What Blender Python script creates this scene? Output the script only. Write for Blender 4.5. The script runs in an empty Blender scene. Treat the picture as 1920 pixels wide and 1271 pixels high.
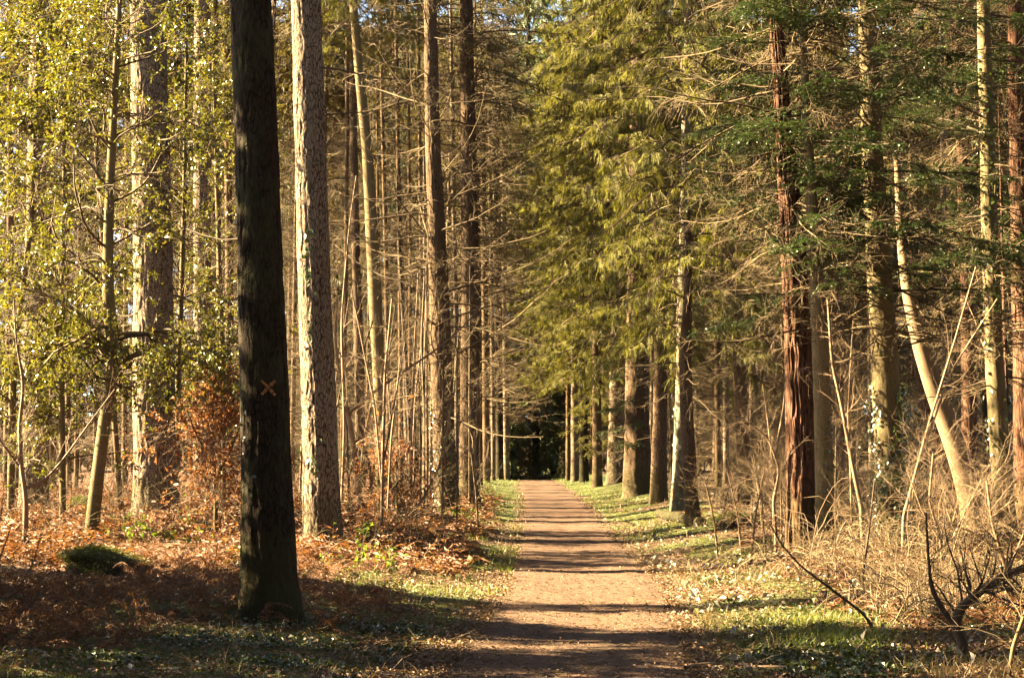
import bpy, math
import numpy as np
from math import radians, sin, cos, pi

# ------------------------------------------------------------------ camera, sky, sun, exposure
scene = bpy.context.scene
COL = scene.collection
EYE = 1.6
FPX = 3000.0                      # focal length in pixels of the 1920 wide photograph
HORIZON = 880.0
PITCH = math.atan((HORIZON - 635.5) / FPX)
cam_data = bpy.data.cameras.new('camera')
cam_data.sensor_width = 36.0
cam_data.lens = 36.0 * FPX / 1920.0
cam_data.clip_start = 0.1
cam_data.clip_end = 2000
cam = bpy.data.objects.new('camera', cam_data)
COL.objects.link(cam)
cam.location = (0, 0, EYE)
cam.rotation_euler = (pi / 2 + PITCH, 0, 0)
scene.camera = cam

SUN_EL, SUN_BACK = radians(28), radians(9.5)     # low sun from the left, a little beyond square to the view
TO_SUN = np.array([-cos(SUN_EL) * cos(SUN_BACK), cos(SUN_EL) * sin(SUN_BACK), sin(SUN_EL)])
world = bpy.data.worlds.new('World')
scene.world = world
world.use_nodes = True
wt = world.node_tree
sky = wt.nodes.new('ShaderNodeTexSky')
sky.sky_type = 'NISHITA'
sky.sun_disc = False
sky.sun_elevation = SUN_EL
sky.sun_rotation = -(pi / 2 - SUN_BACK)
sky.air_density = 0.35
sky.dust_density = 0.4
wb = wt.nodes.new('ShaderNodeMixRGB'); wb.blend_type = 'MULTIPLY'; wb.inputs[0].default_value = 1; wb.inputs[2].default_value = (1.0, .84, .62, 1)   # the photograph's warm white balance
wt.links.new(sky.outputs[0], wb.inputs[1]); wt.links.new(wb.outputs[0], wt.nodes['Background'].inputs[0])
wt.nodes['Background'].inputs[1].default_value = 0.05
sun = bpy.data.lights.new('sun', 'SUN')
sun.energy = 5.0
sun.angle = radians(0.5)
sun.color = (1.0, 0.77, 0.42)
sun_ob = bpy.data.objects.new('sun', sun)
COL.objects.link(sun_ob)
from mathutils import Vector
sun_ob.rotation_euler = Vector(TO_SUN).to_track_quat('Z', 'Y').to_euler()
scene.view_settings.view_transform = 'Standard'
scene.view_settings.look = 'None'
scene.view_settings.gamma = 1.0
scene.view_settings.exposure = 4.8
scene.cycles.max_bounces = 6
scene.cycles.diffuse_bounces = 1
scene.cycles.transmission_bounces = 4
scene.cycles.use_adaptive_sampling = True
scene.cycles.adaptive_threshold = 0.02

# ------------------------------------------------------------------ noise and small maths
def rg(seed):
    return np.random.default_rng(seed)

def _hash(i, j, s):
    h = (i * 374761393 + j * 668265263 + s * 974634777) & 0xffffffff
    h = ((h ^ (h >> 13)) * 1274126177) & 0xffffffff
    return ((h ^ (h >> 16)) & 0xffff) / 65535.0

def vnoise(x, y, s=0, wrap=None):
    x = np.asarray(x, float); y = np.asarray(y, float)
    xi = np.floor(x).astype(np.int64); yi = np.floor(y).astype(np.int64)
    fx = x - xi; fy = y - yi
    fx = fx * fx * (3 - 2 * fx); fy = fy * fy * (3 - 2 * fy)
    x1 = xi + 1
    if wrap: xi = xi % wrap; x1 = x1 % wrap
    a = _hash(xi, yi, s); b = _hash(x1, yi, s); c = _hash(xi, yi + 1, s); d = _hash(x1, yi + 1, s)
    return a + (b - a) * fx + (c - a) * fy + (a - b - c + d) * fx * fy

def fbm(x, y, s=0, o=4):
    t = 0; a = 0.5
    for k in range(o):
        t = t + a * vnoise(np.asarray(x) * 2 ** k, np.asarray(y) * 2 ** k, s + k); a *= 0.5
    return t / (1 - 0.5 ** o)

def sstep(a, b, x):
    t = np.clip((np.asarray(x, float) - a) / (b - a), 0, 1)
    return t * t * (3 - 2 * t)

def norm(v):
    return v / np.maximum(np.linalg.norm(v, axis=-1, keepdims=True), 1e-9)

# ------------------------------------------------------------------ the lie of the land
_PY = [-60, 10, 22, 30, 38, 48, 64, 82, 95, 120, 150, 340, 600]
_PZ = [0, 0, 0.0, .07, .22, .48, .74, .95, .97, .75, 1.2, 13, 14]
def path_c(y):
    return np.interp(y, [-60, 10, 14, 22, 36, 45, 500], [.2, .22, .55, 1.0, 1.2, 1.3, 1.4])
def path_w(y):
    return np.interp(y, [0, 12, 22, 45, 500], [1.02, 1.02, 1.12, 1.0, .95])
def gz(x, y):
    x = np.asarray(x, float); y = np.asarray(y, float)
    z = np.interp(y, _PY, _PZ)
    off = x - path_c(y)
    e = np.abs(off) - path_w(y)
    k = .11 + .27 * sstep(14, 32, y)
    side = sstep(-.1, 3.2, e) * k
    z = z + side + .05 * sstep(.2, 1.0, e) * (vnoise(x * .9, y * .5, 3) - .3)
    z = z + sstep(.2, 3, e) * (.26 * (fbm(x * .35, y * .35, 11, 3) - .5) + .13 * (fbm(x * 1.3, y * 1.1, 12, 3) - .5))
    z = z - .025 * (1 - sstep(-1.2, .1, e)) * 1.0
    z = z + .02 * (fbm(x * 2.2, y * 1.1, 5, 2) - .5)
    return z

def ray(px, py):
    u = (px - 960) / FPX; v = (635.5 - py) / FPX
    return np.array([u, cos(PITCH) - v * sin(PITCH), sin(PITCH) + v * cos(PITCH)])

def at(px, py, d):
    r = ray(px, py)
    return np.array([0, 0, EYE]) + r * (d / r[1])

def hit(px, py):
    r = ray(px, py); r = r / r[1]
    for d in np.arange(10, 140, .05):
        p = np.array([0, 0, EYE]) + r * d
        if p[2] <= float(gz(p[0], p[1])): return p
    return np.array([0, 0, EYE]) + r * 90

# ------------------------------------------------------------------ mesh helpers
class MB:
    """collects vertices with triangles or quads and links them as one mesh object"""
    def __init__(s):
        s.V = []; s.F = []; s.M = []; s.n = 0; s.A = []
    def add(s, V, F, m=0):
        V = np.asarray(V, np.float32).reshape(-1, 3); F = np.asarray(F, np.int64)
        if len(V) == 0: return
        s.V.append(V); s.F.append(F + s.n); s.M.append(np.full(len(F), m, np.int32)); s.n += len(V)
    def mesh(s, name, mats, smooth=True, origin=None):
        V = np.concatenate(s.V)
        if origin is not None: V = V - np.asarray(origin, np.float32)
        me = bpy.data.meshes.new(name)
        me.vertices.add(len(V)); me.vertices.foreach_set('co', V.ravel())
        li = np.concatenate([f.ravel() for f in s.F])
        tot = np.concatenate([np.full(len(f), f.shape[1], np.int32) for f in s.F])
        st = np.concatenate([[0], np.cumsum(tot)[:-1]]).astype(np.int32)
        me.loops.add(len(li)); me.loops.foreach_set('vertex_index', li.astype(np.int32))
        me.polygons.add(len(tot)); me.polygons.foreach_set('loop_start', st)
        me.polygons.foreach_set('loop_total', tot)
        me.polygons.foreach_set('material_index', np.concatenate(s.M))
        me.polygons.foreach_set('use_smooth', np.full(len(tot), smooth))
        for m in (mats if isinstance(mats, (list, tuple)) else [mats]): me.materials.append(m)
        me.update(calc_edges=True); me.validate()
        return me
    def build(s, name, mats, parent=None, smooth=True, origin=None):
        return link(name, s.mesh(name, mats, smooth, origin), parent)

def link(name, me, parent=None):
    o = bpy.data.objects.new(name, me); COL.objects.link(o)
    if parent is not None: o.parent = parent
    return o

def tag(o, label=None, cat=None, group=None, kind=None):
    if label: o['label'] = label
    if cat: o['category'] = cat
    if group: o['group'] = group
    if kind: o['kind'] = kind
    return o

def empty(name, loc, label, cat, group=None):
    o = bpy.data.objects.new(name, None); COL.objects.link(o)
    o.location = tuple(float(c) for c in loc); o.empty_display_size = .2
    return tag(o, label, cat, group)

def tubes(P, R, k=3, cap=False):
    P = np.asarray(P, float); R = np.asarray(R, float)
    n, m, _ = P.shape
    T = norm(np.gradient(P, axis=1))
    D = norm(P[:, -1] - P[:, 0])
    ref = np.where(np.abs(D[:, 2:3]) > .8, np.array([[1., 0, 0]]), np.array([[0, 0, 1.]]))[:, None, :]
    U = norm(np.cross(T, ref)); W = np.cross(T, U)
    a = np.arange(k) / k * 2 * pi
    V = P[:, :, None, :] + R[:, :, None, None] * (np.cos(a)[None, None, :, None] * U[:, :, None, :] + np.sin(a)[None, None, :, None] * W[:, :, None, :])
    i = np.arange(n)[:, None, None] * m * k; j = np.arange(m - 1)[None, :, None] * k; q = np.arange(k)[None, None, :]
    q2 = (q + 1) % k
    F = np.stack([i + j + q, i + j + k + q, i + j + k + q2, i + j + q2], -1).reshape(-1, 4)
    return V.reshape(-1, 3), F

def leaves(pos, ax, nm, L, W, fold=.25, blunt=.45):
    """folded diamond leaves: pos base, ax direction, nm normal"""
    pos = np.asarray(pos); ax = norm(ax); s = norm(np.cross(ax, nm)); nn = np.cross(s, ax)
    L = np.asarray(L).reshape(-1, 1); W = np.asarray(W).reshape(-1, 1)
    mid = pos + ax * L * blunt
    V = np.stack([pos, mid + s * W / 2 + nn * W * fold, pos + ax * L, mid - s * W / 2 + nn * W * fold], 1)
    n = len(pos); b = np.arange(n)[:, None] * 4
    F = np.concatenate([b + [[0, 1, 2]], b + [[0, 2, 3]]])
    return V.reshape(-1, 3), F

def pick(P, R, par, t):
    m = P.shape[1]
    f = t * (m - 1); i = np.minimum(f.astype(int), m - 2); w = (f - i)[:, None]
    p = P[par, i] * (1 - w) + P[par, i + 1] * w
    tg = norm(P[par, i + 1] - P[par, i])
    r = R[par, i] * (1 - w[:, 0]) + R[par, i + 1] * w[:, 0]
    return p, tg, r

def run(p, d, L, m, g, wig, G, rb, re=.3):
    """march polylines: start p, direction d, length L, droop g, wiggle wig"""
    n = len(p); P = np.zeros((n, m, 3)); P[:, 0] = p; d = norm(d)
    st = (np.asarray(L) / (m - 1)).reshape(-1, 1)
    g = np.broadcast_to(np.asarray(g, float), (m,)) if np.ndim(g) <= 1 else g
    for i in range(1, m):
        d = norm(d + G.normal(0, wig, (n, 3)) + np.array([0, 0, -1]) * g[i])
        P[:, i] = P[:, i - 1] + d * st
    R = np.asarray(rb).reshape(-1, 1) * (1 - (1 - re) * np.linspace(0, 1, m)[None, :])
    return P, R

def grow(P, R, num, t0, t1, L0, L1, ang, G, m=4, g=0, wig=.12, rs=.55, flat=0, re=.35, lenbyt=0, rmin=.0015, par=None):
    n = P.shape[0]
    par = np.repeat(np.arange(n), num) if par is None else par
    t = G.uniform(t0, t1, len(par))
    p, tg, r = pick(P, R, par, t)
    up = np.array([0, 0, 1.])
    s = norm(np.cross(tg, up)); w = np.cross(s, tg)
    if flat:
        az = np.where(G.random(len(par)) < .5, 0, pi) + G.normal(0, flat, len(par))
    else:
        az = G.uniform(0, 2 * pi, len(par))
    a = radians(ang) * G.uniform(.7, 1.25, len(par))
    d = tg * np.cos(a)[:, None] + (s * np.cos(az)[:, None] + w * np.sin(az)[:, None]) * np.sin(a)[:, None]
    L = G.uniform(L0, L1, len(par)) * (1 - lenbyt * t)
    return run(p, d, L, m, g, wig, G, np.maximum(r * rs, rmin), re)

# ------------------------------------------------------------------ materials
def nt(name):
    m = bpy.data.materials.new(name); m.use_nodes = True
    t = m.node_tree; b = t.nodes['Principled BSDF']; b.inputs['Specular IOR Level'].default_value = .25
    return m, t, b
def nd(t, typ, **kw):
    n = t.nodes.new('ShaderNode' + typ)
    for k, v in kw.items(): setattr(n, k, v)
    return n
TONE = .30          # overall reflectance of the wood, lowered so less bounced light fills the shade
def shade(c):
    return c if tuple(c) in ((0, 0, 0), (1, 1, 1)) else tuple(v * TONE for v in c)
def ramp(t, src, stops):
    stops = [(p, shade(c)) for p, c in stops]
    r = nd(t, 'ValToRGB'); e = r.color_ramp.elements
    while len(e) > 1: e.remove(e[0])
    e[0].position = stops[0][0]; e[0].color = (*stops[0][1], 1)
    for p, c in stops[1:]:
        q = e.new(p); q.color = (*c, 1)
    t.links.new(src, r.inputs[0]); return r.outputs[0]
def mixc(t, fac, a, b, mode='MIX'):
    m = nd(t, 'MixRGB', blend_type=mode)
    for s, v in ((0, fac), (1, a), (2, b)):
        if hasattr(v, 'links'): t.links.new(v, m.inputs[s])
        else: m.inputs[s].default_value = v if s == 0 else (*(v if v[0] == 1 else shade(v)), 1)
    return m.outputs[0]
def noise(t, scale, vec=None, detail=4, rough=.55, out=0):
    n = nd(t, 'TexNoise'); n.inputs['Scale'].default_value = scale; n.inputs['Detail'].default_value = detail; n.inputs['Roughness'].default_value = rough
    if vec is not None: t.links.new(vec, n.inputs['Vector'])
    return n.outputs[out]
def coords(t, sc=(1, 1, 1)):
    c = nd(t, 'TexCoord'); m = nd(t, 'Mapping'); m.inputs['Scale'].default_value = sc
    t.links.new(c.outputs['Object'], m.inputs[0]); return m.outputs[0]
def mul(t, a, b, op='MULTIPLY'):
    m = nd(t, 'Math', operation=op)
    for s, v in ((0, a), (1, b)):
        if hasattr(v, 'links'): t.links.new(v, m.inputs[s])
        else: m.inputs[s].default_value = v
    return m.outputs[0]

def bark(name, dark, mid, light, sc=1.0, bump=.02, patch=None, patch_amt=.5, stretch=.28):
    m, t, b = nt(name); v = coords(t, (1, 1, stretch))
    wob = nd(t, 'VectorMath', operation='ADD')
    n0 = noise(t, 6 * sc, v, 2, .5, 1); t.links.new(v, wob.inputs[0])
    sc_ = nd(t, 'VectorMath', operation='SCALE'); sc_.inputs[3].default_value = .16 / sc; t.links.new(n0, sc_.inputs[0]); t.links.new(sc_.outputs[0], wob.inputs[1])
    vo = nd(t, 'TexVoronoi', feature='DISTANCE_TO_EDGE'); vo.inputs['Scale'].default_value = 26 * sc; t.links.new(wob.outputs[0], vo.inputs['Vector'])
    n1 = noise(t, 40 * sc, v, 5, .65); n2 = noise(t, 5 * sc, v, 3)
    crack = ramp(t, mul(t, vo.outputs[0], mul(t, n2, .16), 'ADD'), [(.06, (0, 0, 0)), (.2, (1, 1, 1))])
    h = mul(t, mul(t, crack, .6), mul(t, n1, .6), 'ADD')
    c = ramp(t, h, [(.1, dark), (.6, mid), (1, light)])
    c = mixc(t, mul(t, n2, .45), c, mid)
    c = mixc(t, mul(t, ramp(t, noise(t, 1.1, coords(t, (1, 1, .5)), 5, .7), [(.46, (0, 0, 0)), (.72, (1, 1, 1))]), .3), c, dark)
    sp = nd(t, 'SeparateXYZ'); t.links.new(coords(t), sp.inputs[0]); zz = mul(t, sp.outputs[2], mul(t, noise(t, 5, coords(t), 4, .7), 1.6), 'SUBTRACT')
    c = mixc(t, mul(t, ramp(t, zz, [(0, (1, 1, 1)), (.12, (0, 0, 0))]), .4), c, (.09, .09, .03))
    if patch:
        pn = ramp(t, noise(t, 2.3 * sc, coords(t, (1, 1, .6)), 6, .7), [(.52 - .1 * patch_amt, (0, 0, 0)), (.62 - .1 * patch_amt, (1, 1, 1))])
        c = mixc(t, mul(t, pn, patch_amt), c, patch)
    t.links.new(c, b.inputs['Base Color']); b.inputs['Roughness'].default_value = .95; b.inputs['Specular IOR Level'].default_value = .08
    bp = nd(t, 'Bump'); bp.inputs['Strength'].default_value = .7; bp.inputs['Distance'].default_value = bump * .6
    t.links.new(h, bp.inputs['Height']); t.links.new(bp.outputs[0], b.inputs['Normal'])
    return m

def simple(name, stops, rough=.8, sc=3, spec=.25):
    """plain matter whose tone changes from piece to piece and along each piece"""
    m, t, b = nt(name); g = nd(t, 'NewGeometry')
    f = mul(t, mul(t, g.outputs['Random Per Island'], .75), mul(t, noise(t, sc, coords(t), 3), .35), 'ADD')
    c = ramp(t, f, stops); t.links.new(c, b.inputs['Base Color']); b.inputs['Roughness'].default_value = rough
    b.inputs['Specular IOR Level'].default_value = spec
    return m

def leafm(name, stops, trans=.35, rough=.45, sc=.8, spec=.4):
    m, t, b = nt(name); g = nd(t, 'NewGeometry')
    f = mul(t, mul(t, g.outputs['Random Per Island'], .6), mul(t, noise(t, sc, coords(t), 3), .5), 'ADD')
    c = ramp(t, f, stops); t.links.new(c, b.inputs['Base Color']); b.inputs['Roughness'].default_value = rough
    b.inputs['Specular IOR Level'].default_value = spec
    tr = nd(t, 'BsdfTranslucent'); t.links.new(mixc(t, 1, c, (1, 1, .55), 'MULTIPLY'), tr.inputs[0])
    mx = nd(t, 'MixShader'); mx.inputs[0].default_value = trans
    t.links.new(b.outputs[0], mx.inputs[1]); t.links.new(tr.outputs[0], mx.inputs[2])
    t.links.new(mx.outputs[0], t.nodes['Material Output'].inputs[0])
    return m

M = {}
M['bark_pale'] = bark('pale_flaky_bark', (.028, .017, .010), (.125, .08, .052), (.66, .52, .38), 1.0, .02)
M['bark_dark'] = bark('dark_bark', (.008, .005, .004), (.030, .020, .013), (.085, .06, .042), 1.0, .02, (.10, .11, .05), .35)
M['bark_red'] = bark('red_shaggy_bark', (.022, .009, .006), (.125, .055, .035), (.30, .17, .11), .8, .03, stretch=.12)
M['bark_fir'] = bark('yellowish_fir_bark', (.06, .04, .02), (.24, .175, .09), (.42, .34, .2), 2.2, .006, (.22, .22, .09), .3)
M['bark_spruce'] = bark('brown_spruce_bark', (.03, .018, .011), (.15, .095, .055), (.34, .23, .14), 1.6, .012)
M['bark_brown'] = bark('dark_brown_bark', (.018, .010, .007), (.085, .05, .03), (.36, .25, .16), 1.3, .014)
M['bark_smooth'] = bark('smooth_banded_bark', (.14, .085, .05), (.34, .225, .135), (.5, .36, .24), 1.3, .004, stretch=3.0)
M['bark_lichen'] = bark('lichen_bark', (.08, .06, .04), (.26, .2, .13), (.42, .36, .26), 1.5, .012, (.42, .40, .30), .6)
M['twig_dead'] = simple('dead_twig', [(0, (.07, .042, .02)), (.5, (.175, .115, .052)), (1, (.33, .24, .12))], .85)
M['twig_dark'] = simple('dark_twig', [(0, (.035, .02, .012)), (.6, (.10, .065, .035)), (1, (.2, .14, .08))], .85)
M['twig_pale'] = simple('pale_twig', [(0, (.14, .085, .045)), (.5, (.29, .18, .10)), (1, (.55, .38, .22))], .75)
M['needle_olive'] = leafm('olive_spruce_needles', [(0, (.17, .17, .045)), (.35, (.34, .335, .075)), (.65, (.47, .45, .11)), (1, (.58, .52, .2))], .5, .6, .5)
M['needle_far'] = leafm('far_spruce_needles', [(0, (.10, .085, .03)), (.5, (.20, .17, .05)), (1, (.32, .26, .09))], .4, .7, .3)
M['needle_fir'] = leafm('fir_needles', [(0, (.03, .06, .026)), (.45, (.07, .125, .04)), (.8, (.13, .21, .045)), (1, (.2, .3, .05))], .2, .38, 1.2, .5)
M['needle_dark'] = leafm('dark_conifer_needles', [(0, (.16, .22, .12)), (.6, (.33, .43, .2)), (1, (.55, .62, .26))], .15, .6, .4)
M['holly'] = leafm('holly_leaves', [(0, (.06, .08, .012)), (.3, (.15, .17, .02)), (.62, (.28, .27, .03)), (.85, (.42, .34, .045)), (1, (.5, .33, .06))], .42, .3, .5, .6)
M['ivy'] = leafm('ivy_leaves', [(0, (.03, .055, .012)), (.6, (.07, .11, .02)), (1, (.16, .2, .05))], .3, .3, 1, .5)
M['bramble_leaf'] = leafm('bramble_leaves', [(0, (.08, .14, .012)), (.5, (.2, .3, .025)), (1, (.34, .42, .06))], .45, .45)
M['beech'] = leafm('dry_beech_leaves', [(0, (.26, .09, .045)), (.5, (.55, .21, .10)), (1, (.72, .36, .19))], .45, .6)
M['bracken'] = leafm('dead_bracken', [(0, (.09, .028, .012)), (.4, (.26, .09, .035)), (.7, (.44, .19, .08)), (1, (.56, .34, .17))], .3, .7, 1.3)
M['litter'] = leafm('leaf_litter', [(0, (.07, .032, .015)), (.4, (.25, .12, .05)), (.75, (.45, .26, .12)), (1, (.66, .5, .3))], .15, .7, 1.5)
M['litter_pale'] = leafm('bleached_leaves', [(0, (.45, .33, .2)), (.5, (.68, .58, .44)), (1, (.82, .76, .64))], .15, .6, 1.5)
M['grass'] = leafm('grass_blades', [(0, (.08, .12, .014)), (.5, (.24, .31, .035)), (1, (.44, .48, .08))], .4, .5, .8)
M['straw'] = leafm('straw_blades', [(0, (.18, .11, .045)), (.6, (.34, .23, .10)), (1, (.52, .4, .2))], .3, .6, 1)
M['moss'] = leafm('moss', [(0, (.06, .09, .01)), (.5, (.18, .23, .02)), (1, (.42, .44, .05))], .25, .8, 1)
M['red_fern'] = leafm('red_fern', [(0, (.28, .03, .015)), (1, (.55, .12, .05))], .35, .6)

# ------------------------------------------------------------------ the ground, the path
def ground_mat():
    m, t, b = nt('forest_floor'); v = coords(t)
    am = nd(t, 'Attribute', attribute_name='moss'); ar = nd(t, 'Attribute', attribute_name='red')
    n1 = noise(t, 9, v, 8, .7); n2 = noise(t, 60, v, 4, .7); n3 = noise(t, 1.6, v, 4)
    lit = ramp(t, mul(t, mul(t, n1, .6), mul(t, n2, .45), 'ADD'), [(.3, (.045, .026, .014)), (.5, (.17, .10, .05)), (.62, (.30, .20, .11)), (.75, (.48, .36, .22))])
    red = ramp(t, n1, [(.3, (.09, .03, .015)), (.55, (.30, .12, .05)), (.75, (.44, .22, .10))])
    mos = ramp(t, mul(t, mul(t, n1, .5), mul(t, n2, .5), 'ADD'), [(.3, (.04, .055, .01)), (.5, (.13, .155, .02)), (.7, (.28, .29, .05))])
    c = mixc(t, ar.outputs['Fac'], lit, red)
    mm = ramp(t, mul(t, am.outputs['Fac'], mul(t, n1, .5, 'ADD')), [(.35, (0, 0, 0)), (.55, (1, 1, 1))])
    c = mixc(t, mm, c, mos)
    t.links.new(c, b.inputs['Base Color']); b.inputs['Roughness'].default_value = .95
    bp = nd(t, 'Bump'); bp.inputs['Strength'].default_value = 1; bp.inputs['Distance'].default_value = .035
    t.links.new(mul(t, n1, n2, 'ADD'), bp.inputs['Height']); t.links.new(bp.outputs[0], b.inputs['Normal'])
    return m
def path_mat():
    m, t, b = nt('needle_strewn_dirt'); v = coords(t, (1, .75, 1))
    n1 = noise(t, 3, v, 6, .65); n2 = noise(t, 45, v, 5, .75); n3 = noise(t, .7, v, 3)
    f = mul(t, mul(t, n1, .42), mul(t, n2, .5), 'ADD')
    c = ramp(t, f, [(.33, (.035, .015, .008)), (.47, (.15, .066, .031)), (.58, (.26, .125, .06)), (.74, (.52, .29, .155))])
    c = mixc(t, mul(t, n3, .4), c, (.22, .125, .07))
    c = mixc(t, ramp(t, noise(t, 1.1, coords(t, (1, .35, 1)), 5, .65), [(.5, (0, 0, 0)), (.66, (1, 1, 1))]), c, (.16, .085, .048))
    t.links.new(c, b.inputs['Base Color']); b.inputs['Roughness'].default_value = .95
    bp = nd(t, 'Bump'); bp.inputs['Strength'].default_value = 1; bp.inputs['Distance'].default_value = .03
    t.links.new(mul(t, n1, mul(t, n2, .6), 'ADD'), bp.inputs['Height']); t.links.new(bp.outputs[0], b.inputs['Normal'])
    return m

def moss_f(x, y):
    off = x - path_c(y); e = np.abs(off) - path_w(y)
    near = sstep(-.1, .5, e) * (1 - sstep(1.2, 4.0, e))
    n = fbm(x * .8 + 7, y * .5, 21, 3)
    left = (off < 0)
    f = near * sstep(.39, .6, n) * 1.0
    f = f + left * sstep(.2, .6, e) * (1 - sstep(17.5, 20, y)) * sstep(.38, .55, n) * 1.2
    return np.clip(f + near * sstep(30, 60, y) * .6, 0, 1)
def red_f(x, y):
    off = x - path_c(y); e = np.abs(off) - path_w(y)
    return np.clip((off < 0) * sstep(.8, 2.2, e) * sstep(.35, .55, fbm(x * .5, y * .4, 33, 3) + .15), 0, 1)

def make_ground():
    ys = np.concatenate([np.linspace(-60, 7, 24), np.geomspace(8, 300, 560), [360, 460, 600]])
    s = np.concatenate([-np.geomspace(12, 1.06, 26), np.linspace(-1, 1, 430), np.geomspace(1.06, 12, 26)])
    Y, S = np.meshgrid(ys, s, indexing='ij')
    X = S * (np.abs(Y) * .35 + 2)
    Z = gz(X, Y) + .03 * (fbm(X * 6, Y * 6, 8, 2) - .5) * (np.abs(X - path_c(Y)) > path_w(Y) - .1)
    V = np.stack([X, Y, Z], -1).reshape(-1, 3)
    ny, nx = X.shape
    i = np.arange(ny - 1)[:, None] * nx + np.arange(nx - 1)[None, :]; i = i.ravel()
    mb = MB(); mb.add(V, np.stack([i, i + 1, i + nx + 1, i + nx], -1))
    o = mb.build('ground', ground_mat())
    for nm, f in (('moss', moss_f), ('red', red_f)):
        a = o.data.attributes.new(nm, 'FLOAT', 'POINT'); a.data.foreach_set('value', f(V[:, 0], V[:, 1]).astype(np.float32))
    tag(o, kind='structure')
make_ground()

def make_path():
    ys = np.geomspace(8, 118, 900); ys = np.concatenate([np.linspace(-40, 7.9, 60), ys])
    s = np.linspace(-1, 1, 61)
    Y, S = np.meshgrid(ys, s, indexing='ij')
    wl = path_w(ys) * 1.0 + .42 * (fbm(ys * .9, ys * 0, 41, 4) - .55) + .16 * (fbm(ys * 4, ys * 0, 42, 2) - .5)
    wr = path_w(ys) * 1.0 + .42 * (fbm(ys * .9, ys * 0, 51, 4) - .55) + .16 * (fbm(ys * 4, ys * 0, 52, 2) - .5)
    X = path_c(Y) + np.where(S < 0, S * wl[:, None], S * wr[:, None])
    Z = gz(X, Y) + .014 * (1 - S ** 8) - .012 * S ** 8 + .006 + .014 * (fbm(X * 4, Y * 3, 9, 3) - .5)
    ny, nx = X.shape
    i = (np.arange(ny - 1)[:, None] * nx + np.arange(nx - 1)[None, :]).ravel()
    mb = MB(); mb.add(np.stack([X, Y, Z], -1), np.stack([i, i + 1, i + nx + 1, i + nx], -1))
    tag(mb.build('path', path_mat()), kind='structure')
make_path()

# ------------------------------------------------------------------ trunks
def trunk_mesh(name, C, R, mat, seed, k=24, step=.12, rough=.05, ridge=.0, flare=.35, origin=None, squeeze=5.0):
    """C (n,3) centre line, R (n) radii; bark relief is real geometry"""
    C = np.asarray(C, float); R = np.asarray(R, float)
    seg = np.concatenate([[0], np.cumsum(np.linalg.norm(np.diff(C, axis=0), axis=1))])
    n = max(6, int(seg[-1] / step)); u = np.linspace(0, seg[-1], n)
    def sm(a):
        b = np.interp(u, seg, a); w = max(1, int(.8 / step)); ker = np.ones(w) / w
        pad = np.concatenate([np.full(w, b[0]) - (b[w:0:-1] - b[0]) if len(b) > w else np.full(w, b[0]), b, np.full(w, b[-1]) + (b[-1] - b[-2:-w - 2:-1]) if len(b) > w + 2 else np.full(w, b[-1])])
        c = np.convolve(pad, ker, 'same'); return c[w:w + len(b)]
    Cs = np.stack([sm(C[:, j]) for j in range(3)], 1); Rs = np.interp(u, seg, R)
    a = np.arange(k) / k * 2 * pi
    A, U = np.meshgrid(a, u)
    rr = Rs[:, None] * (1 + rough * (vnoise(A / (2 * pi) * 4, U * 1.2, seed, 4) - .5) * 2)
    fl = np.exp(-u / .35)[:, None] * flare
    rr = rr * (1 + fl * (.45 + .9 * vnoise(A / (2 * pi) * 6, U * 1.5, seed + 3, 6)))
    if ridge:
        nx = max(4, int(2 * pi * float(np.mean(R[:2])) / .045))
        wob = (vnoise(A / (2 * pi) * 8, U * 5, seed + 8, 8) - .5) * 1.4
        p = vnoise(A / (2 * pi) * nx + wob, U * squeeze, seed + 5, nx)
        q = vnoise(A / (2 * pi) * nx * 2 + wob, U * squeeze * 3, seed + 6, nx * 2)
        rr = rr + ridge * (sstep(.25, .6, p) - .6 + .5 * (q - .5))
    V = np.stack([Cs[:, None, 0] + rr * np.cos(A), Cs[:, None, 1] + rr * np.sin(A), np.broadcast_to(Cs[:, None, 2], rr.shape)], -1)
    i = (np.arange(n - 1)[:, None] * k); q = np.arange(k)[None, :]; q2 = (q + 1) % k
    F = np.stack([i + q, i + q2, i + k + q2, i + k + q], -1).reshape(-1, 4)
    mb = MB(); mb.add(V.reshape(-1, 3), F)
    top = np.array([Cs[-1]]); mb.add(np.concatenate([V[-1], top]), np.stack([np.arange(k), (np.arange(k) + 1) % k, np.full(k, k)], -1))
    return mb.mesh(name, mat, True, origin), Cs, Rs

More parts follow.
